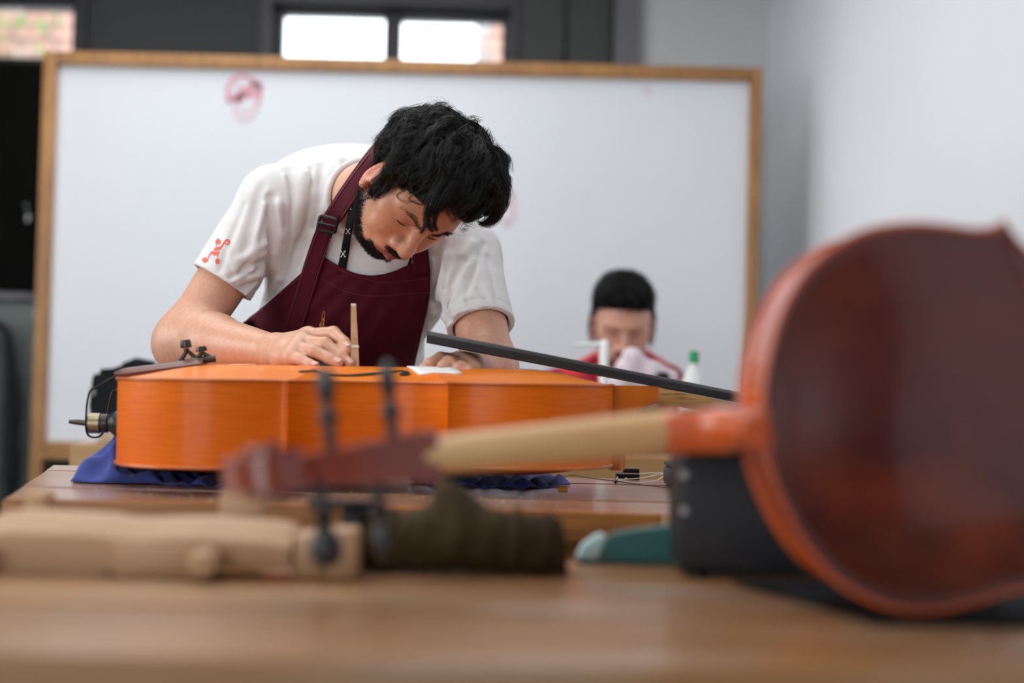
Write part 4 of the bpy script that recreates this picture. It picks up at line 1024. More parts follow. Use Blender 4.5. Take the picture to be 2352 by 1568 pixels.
# arms and joints
shR, elR, wrR = P(634, 460, 2.54), P(424, 776, 2.50), P(628, 806, 2.325)
shL, elL, wrL = P(1070, 582, 2.56), P(1124, 842, 2.43), P(1090, 842, 2.285)
nkB = P(846, 452, 2.49)
def torso(S, e, k=.05):
    S.ell(P(835, 590, 2.62), (.180 + e, .118 + e, .185 + e), None, k)
    S.ell(P(800, 452, 2.66), (.165 + e, .110 + e, .098 + e), None, k)
    S.cone(P(850, 440, 2.56), shR, .074 + e, .058 + e, k); S.cone(P(880, 460, 2.56), shL, .074 + e, .056 + e, k)
    S.cone(P(800, 690, 2.68), P(772, 860, 2.755), .150 + e, .158 + e, k); S.cone(P(772, 860, 2.755), P(785, 1120, 2.86), .158 + e, .150 + e, k)
    return S
up = Shape(); up.cone(shR, elR, .052, .0435, .02); up.cone(shL, elL, .052, .043, .02)       # upper arms only
body = Shape(); torso(body, -.016)
head_shape(body, hw, HR)
body.cone(hw(0, -.030, -.055), nkB, .056, .062, .03); body.cone(hw(0, .010, -.075), P(862, 500, 2.47), .040, .045, .03)
body.cone(shR, elR, .052, .0435, .03); body.cone(elR, elR + (wrR - elR) * .35, .046, .0475, .03); body.cone(elR + (wrR - elR) * .35, wrR, .0475, .0275, .02)
body.ball(P(402, 800, 2.505), .034, .03)
body.cone(shL, elL, .052, .043, .03); body.cone(elL, elL + (wrL - elL) * .4, .045, .0445, .03); body.cone(elL + (wrL - elL) * .4, wrL, .0445, .029, .02)
nails = []
def finger(pts, rads, kroot=.012):
    body.chain(pts, rads, .004); nails.append((pts[-2], pts[-1], rads[-1]))
def hand(wr, mcps, fingers, palm_r):
    for i, m_ in enumerate(mcps):
        body.cone(wr + (m_ - wr) * .12, m_, palm_r[0], palm_r[1], .014)
    for i in range(len(mcps) - 1): body.cone(mcps[i], mcps[i + 1], palm_r[1] * .92, palm_r[1] * .92, .012)
# right hand (holds the stick)
mR = [P(708, 771, 2.272), P(697, 786, 2.250), P(686, 801, 2.232), P(671, 820, 2.218)]
hand(wrR, mR, None, (.0215, .0135))
finger([mR[0], P(766, 764, 2.240), P(790, 786, 2.218), P(799, 800, 2.206)], [.0122, .0102, .0092, .0082])
finger([mR[1], P(746, 789, 2.215), P(783, 816, 2.203), P(803, 835, 2.196)], [.0122, .0104, .0092, .0080])
finger([mR[2], P(722, 806, 2.200), P(757, 823, 2.190), P(777, 834, 2.184)], [.0118, .0100, .0088, .0078])
finger([mR[3], P(692, 826, 2.196), P(712, 836, 2.186), P(725, 841, 2.180)], [.0112, .0088, .0078, .0068])
body.chain([P(650, 800, 2.318), P(715, 806, 2.290), P(765, 812, 2.250), P(803, 818, 2.222)], [.018, .0165, .012, .0092], .008)   # thumb, on the far side of the stick
body.ball(P(652, 822, 2.262), .021, .02)                                                                                           # heel of the hand
# left hand (rests on the card)
mL = [P(1052, 829, 2.248), P(1062, 834, 2.228), P(1074, 840, 2.214), P(1086, 846, 2.205)]
hand(wrL, mL, None, (.021, .0135))
finger([mL[0], P(1012, 824, 2.212), P(986, 837, 2.196), P(972, 847, 2.188)], [.0128, .0108, .0095, .0082])
finger([mL[1], P(1030, 832, 2.190), P(1018, 842, 2.176), P(1012, 848, 2.168)], [.0128, .0106, .0094, .0084])
finger([mL[2], P(1058, 843, 2.184), P(1050, 849, 2.172), P(1046, 853, 2.166)], [.012, .0096, .0086, .0076])
finger([mL[3], P(1078, 851, 2.182), P(1073, 854, 2.174), P(1070, 856, 2.170)], [.0112, .0088, .0078, .0068])
body.chain([P(1080, 838, 2.27), P(1042, 838, 2.285), P(1010, 842, 2.262), P(992, 846, 2.246)], [.017, .015, .011, .009], .008)

def seg_dist(p, pts):
    d = np.full(len(p), 9.)
    for a, b in zip(pts[:-1], pts[1:]):
        ab = b - a; h = np.clip(((p - a) @ ab) / (ab @ ab), 0, 1); v = p - a - h[:, None] * ab; d = np.minimum(d, np.sqrt((v * v).sum(1)))
    return d
sm = lambda x, a, b: (lambda t: t * t * (3 - 2 * t))(np.clip((x - a) / (b - a), 0, 1))
def beard_mask(l):
    a = np.abs(l[:, 0]); q = np.column_stack([a, l[:, 1], l[:, 2]])
    jaw = seg_dist(q, [V3([.074, .022, -.010]), V3([.071, .020, -.035]), V3([.064, .018, -.064]), V3([.045, .048, -.092]), V3([.020, .078, -.100]), V3([0, .086, -.098])])
    m_ = (1 - sm(jaw, .009, .024)) * (.25 * sm(-l[:, 2], .022, .040) + .75 * sm(-l[:, 2], .035, .078))
    st = seg_dist(q, [V3([.030, .080, -.070]), V3([.024, .090, -.056]), V3([.010, .106, -.050]), V3([0, .108, -.049])]); m_ = np.maximum(m_, 1 - sm(st, .0055, .010))
    so = seg_dist(q, [V3([0, .100, -.083]), V3([0, .092, -.096])]); m_ = np.maximum(m_, 1 - sm(so, .007, .014))
    gt = seg_dist(q, [V3([.031, .078, -.070]), V3([.028, .072, -.090])]); m_ = np.maximum(m_, 1 - sm(gt, .006, .013))
    return m_ * sm(-l[:, 2], -.004, .012) * (l[:, 1] > -.03)
def lip_mask(l):
    q = np.column_stack([np.abs(l[:, 0]), l[:, 1], l[:, 2]])
    return 1 - sm(seg_dist(q, [V3([.022, .092, -.0665]), V3([.010, .102, -.0660]), V3([0, .106, -.0665])]), .0075, .0105)
def skin_tint(v, face=(.55, .262, .155), limb=(.66, .36, .245)):  # face tone includes the warm light bounced up from the cello
    l = hloc(v); near = (np.abs(l) < V3([.11, .14, .15])).all(1)
    t = np.tile(V3(limb), (len(v), 1)); hd = 1 - sm(np.linalg.norm(l - V3([0, 0, -.01]), axis=1), .13, .20)
    t = t * (1 - hd[:, None]) + V3(face) * hd[:, None]
    def mixc(m_, c, k=1.0): t[:] = t * (1 - k * m_[:, None]) + V3(c) * k * m_[:, None]
    ch = np.exp(-(((np.abs(l[:, 0]) - .042) / .022) ** 2 + ((l[:, 2] + .02) / .02) ** 2)) * near; mixc(ch, (.56, .25, .16), .7)
    ns = np.exp(-((l[:, 0] / .015) ** 2 + ((l[:, 2] + .032) / .018) ** 2 + ((l[:, 1] - .112) / .02) ** 2)) * near; mixc(ns, (.60, .27, .19), .8)
    er = np.exp(-(((np.abs(l[:, 0]) - .086) / .012) ** 2 + (l[:, 1] / .03) ** 2 + ((l[:, 2] + .015) / .04) ** 2)) * near; mixc(er, (.66, .26, .18), .8)
    ey = np.exp(-(((np.abs(l[:, 0]) - .031) / .017) ** 2 + ((l[:, 2] - .002) / .011) ** 2)) * near * (l[:, 1] > .05); mixc(ey, (.36, .17, .115), .6)
    bm_ = beard_mask(l) * near; mixc(bm_, (.075, .052, .045), .80)
    sc = sm(l[:, 2], .062, .075) * near; mixc(np.maximum(sc, (l[:, 1] < -.045) * near * (l[:, 2] > -.05)), (.05, .03, .025), .9)
    lm = lip_mask(l) * near; mixc(lm, (.33, .085, .085), .9)
    for a_, b_, r_ in nails:
        d = np.linalg.norm(v - b_, axis=1); mixc(np.exp(-(d / .013) ** 2), (.70, .34, .26), .6)
    return t
bv, bq = surface(body, (-1.0, 2.10, 0.80), (0.35, 3.05, 1.60), .0026)
body_o = mesh_np('body', bv - MO, bq, 'skin', man, skin_tint(bv))
# nails
def nail(tipA, tipB, r, toward):
    d = tipB - tipA; d /= np.linalg.norm(d); n = toward - d * (toward @ d); n /= np.linalg.norm(n); s = np.cross(d, n)
    c = tipB - d * .0015; vs = []; fs = []
    for i in range(7):
        for j in range(7):
            u, w_ = -1 + 2 * i / 6, -1 + 2 * j / 6; e = u * .0060; wd = .0056 * math.sqrt(max(0.0, 1 - .75 * max(0, abs(u) - .35) ** 2 / .42)); a = w_ * .72
            q = c + d * (e + .001) + (n * math.cos(a * wd / .0056) + s * math.sin(a * wd / .0056)) * (r + .0006) ; vs.append(q - MO)
    for i in range(6):
        for j in range(6): fs.append((i * 7 + j, i * 7 + j + 1, (i + 1) * 7 + j + 1, (i + 1) * 7 + j))
    o = mk('fingernail', vs, fs, 'nail', body_o, True, 0); md = o.modifiers.new('thickness', 'SOLIDIFY'); md.thickness = .0006; md.offset = 0
view = lambda p: (CAM - p) / np.linalg.norm(CAM - p)
for i, (a_, b_, r_) in enumerate(nails):
    if i in (6, 7): continue
    nail(a_, b_, r_, view(b_) * (.9 if i < 4 else .8) + V3([0, 0, .75 if i < 4 else .9]) + (V3([.25, 0, 0]) if i < 4 else 0))

# ---- t-shirt
hemR = shR + (elR - shR) * .60; hnR = (elR - shR) / np.linalg.norm(elR - shR)
hemL = shL + (elL - shL) * .66; hnL = (elL - shL) / np.linalg.norm(elL - shL)
tshape = Shape(); torso(tshape, 0.0, .045)
tshape.cone(shR, elR, .0600, .0600, .03); tshape.cone(shL, elL, .0590, .0610, .03)
neck_in = Shape(); neck_in.cone(hw(0, -.030, -.075) + V3([0, 0, .03]), nkB + (nkB - hw(0, -.03, -.055)) * .10 + V3([-.002, .012, .006]), .070, .066, .001)
neck_in.cone(P(862, 440, 2.40), P(862, 452, 2.50), .062, .058, .02)
CREASE = [  # (pixels of the ridge, amplitude, width) in metres; negative = valley
    ([(622, 455), (628, 520), (622, 590), (610, 640)], -.0075, .009), ([(640, 470), (648, 540), (640, 610)], .004, .012), ([(600, 430), (575, 520), (560, 600)], -.0022, .010),
    ([(500, 660), (545, 640), (600, 632)], .0045, .007), ([(515, 672), (555, 660), (590, 648)], -.0022, .006), ([(530, 640), (570, 610), (612, 600)], -.0045, .006), ([(545, 600), (585, 575), (612, 560)], .003, .007),
    ([(700, 400), (690, 470), (672, 560), (650, 640)], .003, .011), ([(740, 380), (735, 440), (722, 520)], -.003, .010), ([(760, 420), (745, 480)], .0022, .008), ([(665, 390), (668, 450), (655, 520)], -.0022, .010),
    ([(790, 370), (792, 410)], -.003, .006), ([(690, 560), (660, 640), (620, 700)], -.004, .012), ([(720, 580), (690, 640), (650, 690)], .003, .010), ([(640, 640), (610, 690), (590, 720)], .005, .010),
    ([(1060, 600), (1035, 660), (1020, 720)], -.0075, .010), ([(1030, 590), (1012, 660), (1000, 720)], .004, .012), ([(1085, 560), (1050, 610), (1030, 650)], .0028, .009), ([(1040, 710), (1080, 735), (1120, 738)], .0042, .007),
    ([(1030, 735), (1075, 757), (1130, 762)], -.0035, .006), ([(1075, 690), (1110, 712), (1140, 740)], -.0028, .006), ([(1095, 600), (1120, 650), (1138, 700)], .0024, .010), ([(1100, 660), (1130, 700)], -.0022, .006),
    ([(1010, 560), (1005, 620), (995, 680)], -.003, .009), ([(980, 700), (1000, 720), (1020, 730)], .004, .008), ([(1060, 640), (1100, 650)], -.002, .006), ([(820, 540), (850, 570), (890, 600)], .002, .012),
    ([(655, 400), (662, 470), (656, 540), (640, 600)], .0026, .0055), ([(715, 385), (716, 450), (702, 530), (684, 600)], -.0026, .0055), ([(780, 380), (776, 440), (762, 470)], .0024, .005), ([(610, 470), (590, 540), (580, 620)], .0024, .0055),
    ([(560, 470), (530, 550), (505, 620)], -.0022, .006), ([(520, 560), (540, 610), (550, 650)], .0022, .0055), ([(590, 650), (560, 680), (545, 695)], .0030, .005), ([(600, 615), (560, 640), (520, 655)], -.0028, .005), ([(615, 580), (570, 590), (540, 620)], .0026, .005),
    ([(680, 620), (650, 670), (615, 705)], .0026, .0055), ([(1110, 560), (1092, 620), (1072, 670)], -.0024, .0055), ([(1075, 610), (1052, 670), (1035, 705)], .0026, .005), ([(1020, 600), (1022, 660), (1012, 710)], -.0024, .0055),
    ([(1040, 725), (1085, 748), (1125, 752)], .0028, .0048), ([(1060, 690), (1100, 700), (1138, 718)], .0022, .005), ([(1120, 590), (1135, 660), (1146, 730)], -.0020, .006), ([(995, 600), (992, 650), (985, 700)], .0026, .006), ([(965, 730), (975, 770), (965, 810)], -.003, .007)]
cr3 = []
for pix, a_, w_ in CREASE:
    q, ok = cast(tshape, pix); cr3.append((q, a_ * 2.2, w_ * .9))
def folds(p):
    d = np.zeros(len(p)); lo, hi = p.min(0), p.max(0)
    for q, a_, w_ in cr3:
        if (q.min(0) - 3 * w_ > hi).any() or (q.max(0) + 3 * w_ < lo).any(): continue
        d += a_ * np.exp(-(seg_dist(p, q) / w_) ** 2)
    d += .0016 * np.sin(p[:, 0] * 31 + 9 * p[:, 2] + 2 * np.sin(p[:, 2] * 23)) * np.sin(p[:, 2] * 17 - p[:, 1] * 21 + 1.3)
    return d
def hem_ring(p, c, n, w0=.019):
    s = (p - c) @ n; return .0016 * np.exp(-((s + w0) / .0022) ** 2)      # stitched groove above the hem
def shirt(p):
    d = tshape(p) - folds(p)
    dR = np.linalg.norm(p - hemR, axis=1); dL = np.linalg.norm(p - hemL, axis=1)
    d = d + np.where(dR < .12, hem_ring(p, hemR, hnR), 0) + np.where(dL < .12, hem_ring(p, hemL, hnL), 0)
    d = np.where(dR < .15, np.maximum(d, (p - hemR) @ hnR), d); d = np.where(dL < .15, np.maximum(d, (p - hemL) @ hnL), d)
    a = np.maximum(d, -(up(p) - .0035)); near = ((dR < .10) & ((p - hemR) @ hnR > -.05)) | ((dL < .10) & ((p - hemL) @ hnL > -.05)); d = np.where(near, a, d)
    d = np.maximum(d, -neck_in(p)); return np.maximum(d, .84 - p[:, 2])
# sleeve cones run on to the elbow: cut everything past the hems
def shirt_cut(p):
    d = shirt(p)
    sR = (p - hemR) @ hnR; rR = np.linalg.norm(p - hemR - sR[:, None] * hnR, axis=1); sL = (p - hemL) @ hnL; rL = np.linalg.norm(p - hemL - sL[:, None] * hnL, axis=1)
    d = np.where((sR > 0) & (rR < .09) & (sR < .25), np.maximum(d, sR), d); d = np.where((sL > 0) & (rL < .078) & (sL < .25), np.maximum(d, sL), d); return d
sv, sq = surface(shirt_cut, (-.85, 2.30, .83), (0.20, 3.02, 1.55), .0026)
shirt_o = mesh_np('t_shirt', sv - MO, sq, 'shirt_white', man)
# collar band following the neck opening
ring = []
na, nb_ = hw(0, -.030, -.075) + V3([0, 0, .03]), nkB
for a_ in np.linspace(0, 2 * math.pi, 49):
    ax_ = (nb_ - na) / np.linalg.norm(nb_ - na); e1 = np.cross(ax_, V3([0, 0, 1.])); e1 /= np.linalg.norm(e1); e2 = np.cross(ax_, e1)
    dirr = e1 * math.cos(a_) + e2 * math.sin(a_)
    ss = np.linspace(-.10, .16, 160); q = nb_ + ax_ * ss[:, None] + dirr * .0695; dd = tshape(q) - folds(q); j = np.argmax(dd < .0008) if (dd < .0008).any() else 80
    ring.append(q[j])
ring = np.array(ring); ring = (np.roll(ring[:-1], 1, 0) + ring[:-1] * 2 + np.roll(ring[:-1], -1, 0)) / 4; ring = np.vstack([ring, ring[:1]])
tube('collar', ring - MO, .0062, 'shirt_white', shirt_o, 10, 1.0, 0)

# ---- printed note figure on the sleeve (pixels of the photograph), laid on the cloth
def decal(name, polys, f, off, matn, parent, d0=2.0):
    vs = []; fs = []
    for poly in polys:
        q = np.array(poly, float); tri = tessellate_polygon([[Vector((x, y, 0)) for x, y in q]]); pts, ok = cast(f, q, d0, 3.2, off); b = len(vs); vs += list(pts - MO); fs += [tuple(b + i for i in t_) for t_ in tri]
    return mk(name, vs, fs, matn, parent, True, 0)
def Z(x, y): return (440 + x / 13.07, 520 + y / 13.07)
def blob(cx_, cy_, rx, ry, rot=0, n=18): return [Z(cx_ + rx * math.cos(a) * math.cos(rot) - ry * math.sin(a) * math.sin(rot), cy_ + rx * math.cos(a) * math.sin(rot) + ry * math.sin(a) * math.cos(rot)) for a in np.linspace(0, 2 * math.pi, n, endpoint=False)]
figs = [blob(1070, 458, 88, 84), blob(400, 1000, 86, 72, -.25), blob(776, 1045, 66, 82, .35),
        [Z(*p) for p in ((790, 355), (812, 370), (805, 440), (768, 515), (735, 512), (706, 480), (722, 425), (758, 375))], [Z(*p) for p in ((840, 390), (872, 420), (876, 450), (845, 500), (812, 548), (800, 540), (812, 470), (830, 410))],
        [Z(*p) for p in ((770, 510), (752, 510), (715, 605), (728, 612))],
        [Z(*p) for p in ((648, 705), (690, 660), (725, 620), (790, 612), (870, 585), (910, 530), (960, 450), (1010, 400), (1040, 470), (985, 500), (930, 560), (885, 640), (855, 690), (780, 708), (700, 718))],
        [Z(*p) for p in ((600, 738), (660, 745), (740, 752), (838, 735), (830, 770), (800, 830), (770, 935), (755, 1000), (740, 1000), (752, 930), (775, 835), (720, 848), (660, 848), (610, 825), (560, 815), (525, 880), (505, 950), (484, 990), (470, 980), (495, 900), (520, 840), (555, 785))]]
o = decal('sleeve_print', figs, shirt, .0009, 'logo_red', shirt_o); o['label'] = 'red printed figure made of music notes'
def ribbon(name, pix, width, f, off, matn, parent, thick=.0018, n=None, d0=2.0, w2=None, relax=0):
    """Strap lying on the surface f: centre line in pixels, width in photo pixels."""
    c = spline([(x, y, 0) for x, y in pix], n or 6 * len(pix))[:, :2]; tg = np.gradient(c, axis=0); nn = np.stack([-tg[:, 1], tg[:, 0]], 1); nn /= np.linalg.norm(nn, axis=1)[:, None]
    wd = np.linspace(width, w2 if w2 else width, len(c))[:, None] / 2; cols = [c + nn * wd * s for s in (-1, -.5, 0, .5, 1)]
    g = np.stack([cast(f, q, d0, 3.2, off)[0] for q in cols], 1)
    for _ in range(relax): g[1:-1] = (g[:-2] + 2 * g[1:-1] + g[2:]) / 4
    vs = (g - MO).reshape(-1, 3); fs = []
    for i in range(len(c) - 1):
        for j in range(4): fs.append((i * 5 + j, i * 5 + j + 1, (i + 1) * 5 + j + 1, (i + 1) * 5 + j))
    o = mk(name, vs, fs, matn, parent, True, 0); md = o.modifiers.new('thickness', 'SOLIDIFY'); md.thickness = thick; md.offset = 0
    return o

# ---- apron: bib, straps, buckle, stitching, embroidery
lb = spline([(x, y, 0) for x, y in ((743, 588), (712, 610), (655, 660), (600, 708), (552, 748), (520, 800), (505, 880), (500, 1010))], 60)[:, :2]
rb = spline([(x, y, 0) for x, y in ((985, 584), (988, 640), (985, 690), (970, 760), (951, 845), (946, 900), (942, 960), (940, 1010))], 60)[:, :2]
NU = 46; grid = []
for i in range(60):
    u = np.linspace(0, 1, NU)[:, None]; row = lb[i] * (1 - u) + rb[i] * u; sag = 46 * max(0.0, 1 - i / 12.0) * np.sin(math.pi * u[:, 0] ** .9) ** 1.1
    row[:, 1] += sag; grid.append(row)
grid = np.array(grid); pts, ok = cast(tshape, grid.reshape(-1, 2), 2.2, 3.2, .007)
dep = pts[:, 1].reshape(60, NU); okg = ok.reshape(60, NU)
med = np.where(okg, dep, np.nan)
for i in range(60):      # rays past the body's side: curve on backwards from the last hit
    good = np.where(okg[i])[0]
    if len(good) == 0: med[i] = med[i - 1]; continue
    for j in range(NU):
        if not okg[i, j]: e = good[0] if j < good[0] else good[-1]; med[i, j] = dep[i, e] + .0020 * abs(j - e) ** 1.3
for _ in range(5):
    m2 = med.copy(); m2[1:-1] = (med[:-2] + 2 * med[1:-1] + med[2:]) / 4; m2[:, 1:-1] = (m2[:, :-2] + 2 * m2[:, 1:-1] + m2[:, 2:]) / 4; med = m2
    med = np.where(okg, np.minimum(med, dep), med)
ii, jj = np.meshgrid(np.arange(60), np.arange(NU), indexing='ij')
med = med - .004 * np.sin(jj * .45 + ii * .10) ** 2 * np.clip(ii / 25, 0, 1) - .004 * np.sin(ii * .33 - jj * .16) ** 2 * np.clip((ii - 8) / 20, 0, 1) - .001
def lift(px, d): v = np.array([ray(x, y) for x, y in px]); return CAM + v * (d / v[:, 1])[:, None]
ap = lift(grid.reshape(-1, 2), med.reshape(-1)); fs = []
for i in range(59):
    for j in range(NU - 1): fs.append((i * NU + j, i * NU + j + 1, (i + 1) * NU + j + 1, (i + 1) * NU + j))
apron = mk('apron', ap - MO, fs, 'apron_maroon', man, True, 0); md = apron.modifiers.new('thickness', 'SOLIDIFY'); md.thickness = .0016; md.offset = 0
def on_apron(pix, off=.0014):
    """Depth of the apron at pixels (nearest grid nodes), lifted slightly towards the viewer."""
    G = grid.reshape(-1, 2); D = med.reshape(-1); out = []
    for x, y in pix:
        d = ((G - V3([x, y])) ** 2).sum(1); j = np.argsort(d)[:4]; wt = 1 / (d[j] + 1e-3); out.append((D[j] * wt).sum() / wt.sum() - off)
    return lift(pix, np.array(out)) - MO
def stitch(pix, n=40, r=.0006, matn='apron_stitch', name='stitching'):
    c = spline([(x, y, 0) for x, y in pix], n)[:, :2]; return tube(name, on_apron(c), r, matn, apron, 5)
stitch([(757, 602), (800, 628), (870, 648), (930, 645), (983, 640)]); stitch([(740, 640), (790, 668), (860, 680), (930, 675), (984, 672)]); stitch([(700, 628), (650, 672), (600, 716), (570, 742)])
for pix in ([(744, 748), (743, 740), (746, 722), (745, 716), (742, 716), (740, 730), (739, 734), (746, 730)], [(746, 730), (740, 737), (735, 743), (734, 748), (741, 744), (745, 738), (744, 734), (738, 740), (734, 748)],
            [(735, 752), (741, 749), (744, 744), (743, 741), (737, 747), (734, 757), (738, 760), (744, 756), (745, 749), (740, 751), (736, 757), (735, 766)], [(762, 843), (761, 847), (758, 850)], [(771, 845), (771, 848)]):
    stitch(pix, 60, .00032, 'gold_thread', 'embroidery')
neckS = Shape(); torso(neckS, 0.0, .045); neckS.cone(hw(0, -.030, -.055), nkB, .057, .064, .03); neckS.cone(hw(0, .010, -.075), P(862, 500, 2.47), .041, .046, .03)
neckS.cone(shR, elR, .0600, .0600, .03)
s1 = ribbon('strap', [(884, 336), (862, 362), (832, 402), (800, 446), (772, 488), (752, 516)], 46, neckS, .0085, 'apron_maroon', apron, .0022, 40, 2.2, 40, 3)
s2 = ribbon('strap', [(752, 514), (736, 556), (718, 612), (697, 680), (674, 752), (660, 800)], 40, tshape, .0135, 'apron_maroon', apron, .0022, 40, 2.2, 42, 3)
ribbon('strap', [(905, 420), (940, 480), (960, 540), (966, 590), (966, 632)], 36, tshape, .0100, 'apron_maroon', apron, .0022, 30, 2.2, 38, 3)
for off_ in (-17, 17):
    ribbon('stitching', [(862 + off_ * .8, 362 + off_ * .6), (832 + off_ * .8, 402 + off_ * .6), (800 + off_ * .82, 446 + off_ * .55), (764 + off_ * .85, 500 + off_ * .5)], 1.6, neckS, .0102, 'apron_stitch', apron, .0008, 24, 2.2)
    ribbon('stitching', [(744 + off_ * .9, 540 + off_ * .35), (718 + off_ * .95, 612 + off_ * .3), (697 + off_ * .95, 680 + off_ * .3), (674 + off_ * .95, 752 + off_ * .3)], 1.6, tshape, .0152, 'apron_stitch', apron, .0008, 24, 2.2)
# ladder-lock buckle
bc = [(736, 494), (777, 504), (769, 536), (728, 527)]; q, _ = cast(neckS, bc, 2.2, 3.2, .016); q = lift(bc, np.minimum(q[:, 1], q[:, 1].mean()) - .006) - MO
ln = np.vstack([spline(np.vstack([q[i] * .88 + q[(i + 1) % 4] * .12, q[i] * .12 + q[(i + 1) % 4] * .88]), 6) for i in range(4)] + [q[0:1] * .88 + q[1:2] * .12])
bk = tube('buckle', ln, .0028, 'black_plastic', apron, 8, 1.0, 0); mid = (q[0] + q[3]) / 2, (q[1] + q[2]) / 2
tube('buckle_bar', [(q[0] * .5 + q[3] * .5), (q[1] * .5 + q[2] * .5)], .0022, 'black_plastic', bk)

# ---- lanyard
ln1 = ribbon('lanyard', [(872, 372), (852, 392), (832, 424), (815, 462), (806, 500), (797, 550), (788, 600), (782, 632)], 9, neckS, .0060, 'lanyard_black', man, .0012, 48, 2.2, 21, 2)
ribbon('lanyard_strap', [(945, 592), (938, 610), (930, 630)], 6, tshape, .004, 'lanyard_black', ln1, .0012, 16, 2.2)
for (mx_, my_, s_) in ((799, 531, 6.0), (788, 583, 7.0), (804, 478, 3.5)):
    polys = []
    for sx in (-1, 1):
        for sy_ in (-1, 1):
            polys.append([(mx_ + sx * s_ * .62 + s_ * .24 * math.cos(a), my_ + sy_ * s_ * .85 + s_ * .24 * math.sin(a)) for a in np.linspace(0, 6.28, 9)[:-1]])
            polys.append([(mx_ + sx * s_ * .10, my_ + sy_ * s_ * .12), (mx_ + sx * s_ * .42, my_ + sy_ * s_ * .45), (mx_ + sx * s_ * .58, my_ + sy_ * s_ * .85), (mx_ + sx * s_ * .44, my_ + sy_ * s_ * .80), (mx_ + sx * s_ * .28, my_ + sy_ * s_ * .5)])
    polys.append([(mx_ - s_ * .35, my_ - s_ * .32), (mx_ + s_ * .35, my_ - s_ * .32), (mx_ + s_ * .3, my_ - s_ * .05), (mx_ - s_ * .3, my_ - s_ * .05)]); polys.append([(mx_ - s_ * .3, my_ + s_ * .08), (mx_ + s_ * .3, my_ + s_ * .08), (mx_ + s_ * .35, my_ + s_ * .35), (mx_ - s_ * .35, my_ + s_ * .35)])
    decal('lanyard_print', polys, neckS, .0080, 'logo_white', ln1, 2.2)

# ---- trousers and shoes (behind the bench)
tr = Shape(); hip = P(785, 1120, 2.86); hip = V3([hip[0], 2.88, .92])
tr.cone(hip + V3([-.07, 0, .0]), hip + V3([.07, 0, .0]), .135, .135, .05)
for s in (-1, 1): tr.chain([hip + V3([s * .09, 0, -.02]), hip + V3([s * .12, .0, -.44]), hip + V3([s * .13, .06, -.80])], [.098, .072, .058], .03)
tv_, tq_ = surface(lambda p: np.maximum(tr(p), .035 - p[:, 2]), (hip[0] - .35, 2.6, 0), (hip[0] + .35, 3.15, 1.10), .008); mesh_np('trousers', tv_ - MO, tq_, 'trousers', man)
for s in (-1, 1):
    sh = Shape(); f0 = V3([hip[0] + s * .13, 2.95, 0]); sh.cone(f0 + V3([0, .02, .05]), f0 + V3([s * .02, -.17, .04]), .050, .042, .03)
    v_, q_ = surface(lambda p: np.maximum(sh(p), .001 - p[:, 2]), f0 - V3([.12, .32, .0]), f0 + V3([.12, .12, .12]), .006); mesh_np('shoe', v_ - MO, q_, 'black_matte', man)

# ---- facial hair, brows, lashes
def fuzz(name, mask, n, length, r, dirf, jitter, matn, pts=5, curl=.0):
    idx = rng.choice(len(bv), n, p=mask / mask.sum()); root = bv[idx]; g = grad(body, root); d = dirf(hloc(root), g) + rng.normal(size=(n, 3)) * jitter; d /= np.linalg.norm(d, axis=1)[:, None]
    ln_ = rng.uniform(*length, n)[:, None, None]; s = np.linspace(0, 1, pts)[None, :, None]; side = np.cross(d, g); side /= np.linalg.norm(side, axis=1)[:, None] + 1e-9
    path = root[:, None] + d[:, None] * s * ln_ + side[:, None] * np.sin(s * 3 + rng.uniform(0, 6, (n, 1, 1))) * curl * ln_ - g[:, None] * .0006
    return strands(name, path - MO, r, r * .4, matn, man)
lb_ = hloc(bv); nearh = (np.abs(lb_) < V3([.11, .14, .16])).all(1)
bmask = beard_mask(lb_) * nearh
fuzz('beard', bmask ** 1.3 + 1e-12 * nearh, 9500, (.0025, .0075), .00024, lambda l, g: g * .75 - hU * .55 - hF * .1 + 0 * l, .35, 'beard', 5, .25)
for s in (-1, 1):
    q = np.column_stack([lb_[:, 0] * s, lb_[:, 1], lb_[:, 2]]); mk_ = (1 - sm(seg_dist(q, [V3([.012, .098, .017]), V3([.030, .092, .026]), V3([.052, .074, .020])]), .0030, .0060)) * nearh * (lb_[:, 1] > .04)
    if mk_.sum() > 0: fuzz('eyebrow', mk_, 240, (.005, .009), .00022, lambda l, g, s=s: g * .30 + hL * s * .85 + hU * .22, .15, 'beard', 4, .1)
    e = V3([s * .031, .0705, .002]); arc = [e + V3([.0172 * math.sin(a), .0172 * math.cos(a) * .96, -.0052 - .0022 * math.cos(a)]) for a in np.linspace(-.95, .95, 18)]
    tube('eyelashes', [hw(p) - MO for p in arc], .00085, 'lash', man, 6)

# ---- hair: lumpy core plus clumped wavy strands
hair = Shape()
he = lambda c, r, k=.03, sub=False, rot=None: hair.ell(hw(*c), r, HR if rot is None else HR @ rot, k, sub)
he((0, -.006, .055), (.089, .093, .084)); he((0, -.036, .036), (.078, .066, .074)); he((.004, .030, .100), (.074, .054, .044)); he((.056, .008, .076), (.042, .048, .046))
he((-.060, .000, .052), (.030, .046, .040)); he((-.0725, .026, .008), (.010, .011, .020), .012)
he((0, .104, -.004), (.095, .056, .078), .010, True); he((.055, .085, .045), (.050, .045, .040), .010, True)     # keep the face clear
for s in (-1, 1): he((s * .095, -.002, -.020), (.028, .034, .048), .008, True)
def hairf(p):
    l = hloc(p); n = .0045 * np.sin(l[:, 0] * 85 + 2 * np.sin(l[:, 1] * 45)) * np.sin(l[:, 1] * 60 + l[:, 2] * 40) + .003 * np.sin(l[:, 2] * 90 + l[:, 0] * 50 + 1.5 * np.sin(l[:, 1] * 60))
    return hair(p) - n
hv, hq = surface(hairf, HC - .26, HC + .26, .0040)
